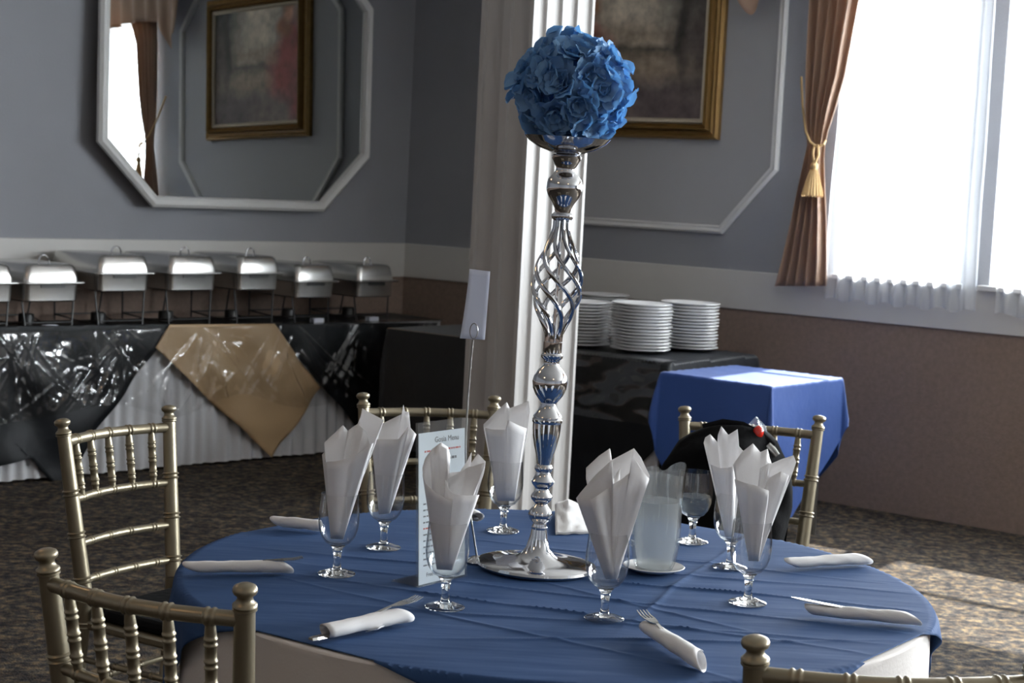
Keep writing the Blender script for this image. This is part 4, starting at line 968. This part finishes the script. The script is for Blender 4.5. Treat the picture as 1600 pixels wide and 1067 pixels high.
# ------------------------------------------------------------------ plate table right of the column
plaintable('plate_table', -5.50, -4.58, .50, 1.27, .745, 'serving table under white skirting that carries the plate stacks')
skm = MB(); sk = skirt_fn(-5.5, -4.575, FB, .742); skm.grid(lambda u, v: (lambda p: p)(FB@Vector(((FB.inverted()@sk(u, v)).x, 1.272-(FB.inverted()@sk(u, v)).y, (FB.inverted()@sk(u, v)).z))), 240, 12)
tag(skm.build('table_skirt', 'skirt'), 'white pleated skirting below the plate stacks, right of the column', 'table skirt')
tabledrape('black_cover', 'blacksatin', 'black cover under the plate stacks, hanging as a point in front', -5.50, -4.58, .50, 1.27, .745, .3, rz=math.radians(43), half=(.86, .86), center=(-5.12, 1.0), n=110, seed=5, fold=.012, lift=.031)
tag(MB().box(-5.5, .50, .745, -4.575, 1.27, .7755, FB).build('black_top_cover', 'blacksatin', smooth=False), 'black cover lying flat on the plate table', 'tablecloth')
def filmp(u, v):
    s = -5.48+.92*u
    if v < .15: return FB@Vector((s, 1.2+.12*v/.15, .7785))
    k = (v-.15)/.85; return FB@Vector((s, 1.335+.03*k+.014*math.sin(s*11+k*5)+.012*nz(s*9, k*6), .778-.30*k))
tag(MB().grid(filmp, 140, 30).build('plastic_film', 'film', angle=70), 'clear plastic film over the plate table\'s front edge', 'plastic sheet')
PZ = .7795
ORD = ['', 'second', 'third', 'fourth', 'fifth', 'sixth', 'seventh', 'eighth', 'ninth', 'tenth', 'eleventh', 'twelfth', 'thirteenth', 'fourteenth']
pp = MB().lathe([(0, 0), (.085, 0), (.09, .002), (.13, .012), (.1495, .0175), (.1505, .0185), (.1495, .0205), (.13, .0155), (.09, .005), (.08, .0035), (0, .003)], 40, cap=False).build('dinner_plate', 'china', angle=50)
tag(pp, 'x', 'plate'); first = True
stacks = [((1000, 549), 15, 'front middle stack right of the column', 0), ((1074, 546), 15, 'right-hand stack nearest the window wall', 0), ((906, 540), 14, 'stack hugging the column\'s right edge', 0), ((936, 524), 14, 'rearmost stack', 0)]
for j, ((x, y), n, nm, _) in enumerate(stacks):
    P = atz(x, y, PZ)
    for k in range(n):
        o = pp if first else pp.copy()
        if not first: COL.objects.link(o)
        first = False
        o.location = (P.x+random.uniform(-.004, .004), P.y+random.uniform(-.004, .004), PZ+k*.0158); o.rotation_euler = (random.uniform(-.004, .004), 0, random.uniform(0, 6))
        if k == n-1: o['label'] = 'topmost white dinner plate of the '+nm
        elif k == 0: o['label'] = 'bottom white dinner plate of the '+nm
        else: o['label'] = '%s white dinner plate from the top, %s' % (ORD[n-1-k], nm)
        o['group'] = 'dinner plates in the '+nm
# ------------------------------------------------------------------ blue-clothed side table in the sun
bs = (-4.50, -3.90, .78, 1.45)
plaintable('side_table', -4.485, -3.915, .795, 1.435, .745, 'small side table hidden under a bright blue cloth, below the window')
tabledrape('blue_side_cloth', 'blue2', 'bright blue cloth hanging in points from the sunlit side table', -4.49, -3.91, .79, 1.44, .745, .3, rz=math.radians(52), half=(.66, .66), center=(-4.19, 1.13), n=120, seed=8, fold=.012)
# ================================================================== CURTAINS
def drape(pts, m, name, label, d0=.10, amp=.028, folds=6, parent=None, nu=90, seed=0):
    """pts: rows (y_px, x_left, x_right, depth) from top to bottom, on a plane d0 off the right wall"""
    rows = []
    for (y, xa, xb, dd) in pts: rows.append((sz(xa, y, d0), sz(xb, y, d0), dd))
    def fn(u, v):
        f = v*(len(rows)-1); i = min(int(f), len(rows)-2); t = f-i; t = t*t*(3-2*t) if False else t
        a = Vector(rows[i][0]).lerp(Vector(rows[i+1][0]), t); b = Vector(rows[i][1]).lerp(Vector(rows[i+1][1]), t); dd = rows[i][2]*(1-t)+rows[i+1][2]*t
        p = a.lerp(b, u); q = math.sin(u*folds*2*PI+seed+.6*nz(u*3, v*2, seed))*amp*dd+.010*nz(u*9, v*5, seed)*dd
        return FB@Vector((p.x+.004*math.cos(u*folds*2*PI), d0+q, p.y))
    return MB().grid(fn, nu, 60)
cu = drape([(-190, 1278, 1420, 1), (-90, 1272, 1385, 1), (0, 1266, 1340, 1), (60, 1263, 1329, 1), (120, 1260, 1318, .95), (170, 1259, 1303, .85), (205, 1261, 1292, .6), (226, 1262, 1288, .45), (250, 1257, 1286, .55), (290, 1249, 1287, .8), (340, 1238, 1289, .9), (400, 1224, 1290, 1), (447, 1212, 1289, 1)], 'curtain', 'c', 'l', folds=5)
cu.grid(lambda u, v: cu.v[0], 1, 1) if False else None
tag(cu.build('drape', 'curtain', solid=.0015, angle=80), 'tan satin drape tied back at the window\'s left side', 'curtain')
tm = thing('tieback', FB@Vector((sz(1272, 226)[0], .14, sz(1272, 226)[1])), 'gold cord tieback with a tassel around the tan drape', 'tieback'); tl_ = Vector(tm.location)
def wp(x, y, d): s_, z_ = sz(x, y, d); return FB@Vector((s_, d, z_))-tl_
MB().tube([wp(1252, 120, .05), wp(1254, 165, .09), wp(1259, 205, .13), wp(1266, 222, .155), wp(1276, 229, .16), wp(1287, 226, .15), wp(1290, 220, .12)], .006, 8).build('cord', 'gilt', tm)
MB().tube([wp(1272, 226, .16), wp(1270, 240, .168), wp(1272, 254, .168)], .006, 8).build('cord', 'gilt', tm)
MB().tube([wp(1278, 226, .16), wp(1279, 242, .168), wp(1274, 254, .168)], .006, 8).build('cord', 'gilt', tm)
tp_ = wp(1272, 262, .168); MB().lathe([(0, .028), (.012, .026), (.020, .016), (.021, .004), (.016, -.006), (.019, -.012)], 20).build('tassel_head', 'gilt', tm).location = tp_
def fr(u, v): a = 2*PI*u; r = (.018+.036*v**.8)*(1+.06*math.sin(a*20)); return (r*math.cos(a), r*math.sin(a)*.6, -.010-.135*v+.006*math.sin(a*20)*v)
MB().grid(fr, 100, 6, True).build('tassel_fringe', 'gilt', tm).location = tp_
# swag valance, mostly above the picture: its left jabot point dips into view
def val(u, v):
    s = -4.99+6.3*u; base = 2.66+.07*abs(math.sin(u*PI*6))
    k = math.exp(-((s+4.90)/.075)**2); zlow = base-.17*k; z = 3.02*(1-v)+zlow*v
    return FB@Vector((s, .17+.02*math.sin(s*38+v*2)*(.3+v)+.02*v, z))
tag(MB().grid(val, 500, 10).build('valance', 'curtain', solid=.0015, angle=80), 'tan swag valance above the windows, its left point dipping into view', 'valance')
# sheer curtains
def sheer(s_a, s_b, z0_, z1_, k, seed, gather=0.):
    def fn(u, v):
        s = s_a+(s_b-s_a)*(u if not gather else u); z = z1_*(1-v)+z0_*v+.01*math.sin(u*k*2*PI*.5)*v
        return FB@Vector((s+.01*nz(u*9, v*3, seed), .055+.016*math.sin(u*k*2*PI+seed+1.3*nz(u*5, v*1.5, seed))+.01*nz(u*20, v*2, seed), z))
    return MB().grid(fn, 200, 24)
sa = sz(1291, 440, .05)[0]; sb_ = sz(1524, 470, .05)[0]; sc_ = sz(1556, 470, .05)[0]
tag(sheer(sa, sb_, 1.06, 2.98, 11, 0).build('sheer_curtain', 'sheer', angle=80), 'white sheer curtain glowing over the window right of the tan drape', 'curtain')
tag(sheer(sc_, -2.15, 1.06, 2.98, 16, 3).build('sheer_curtain', 'sheer', angle=80), 'white sheer curtain at the picture\'s right edge, past the narrow wall pier', 'curtain')
#@@END
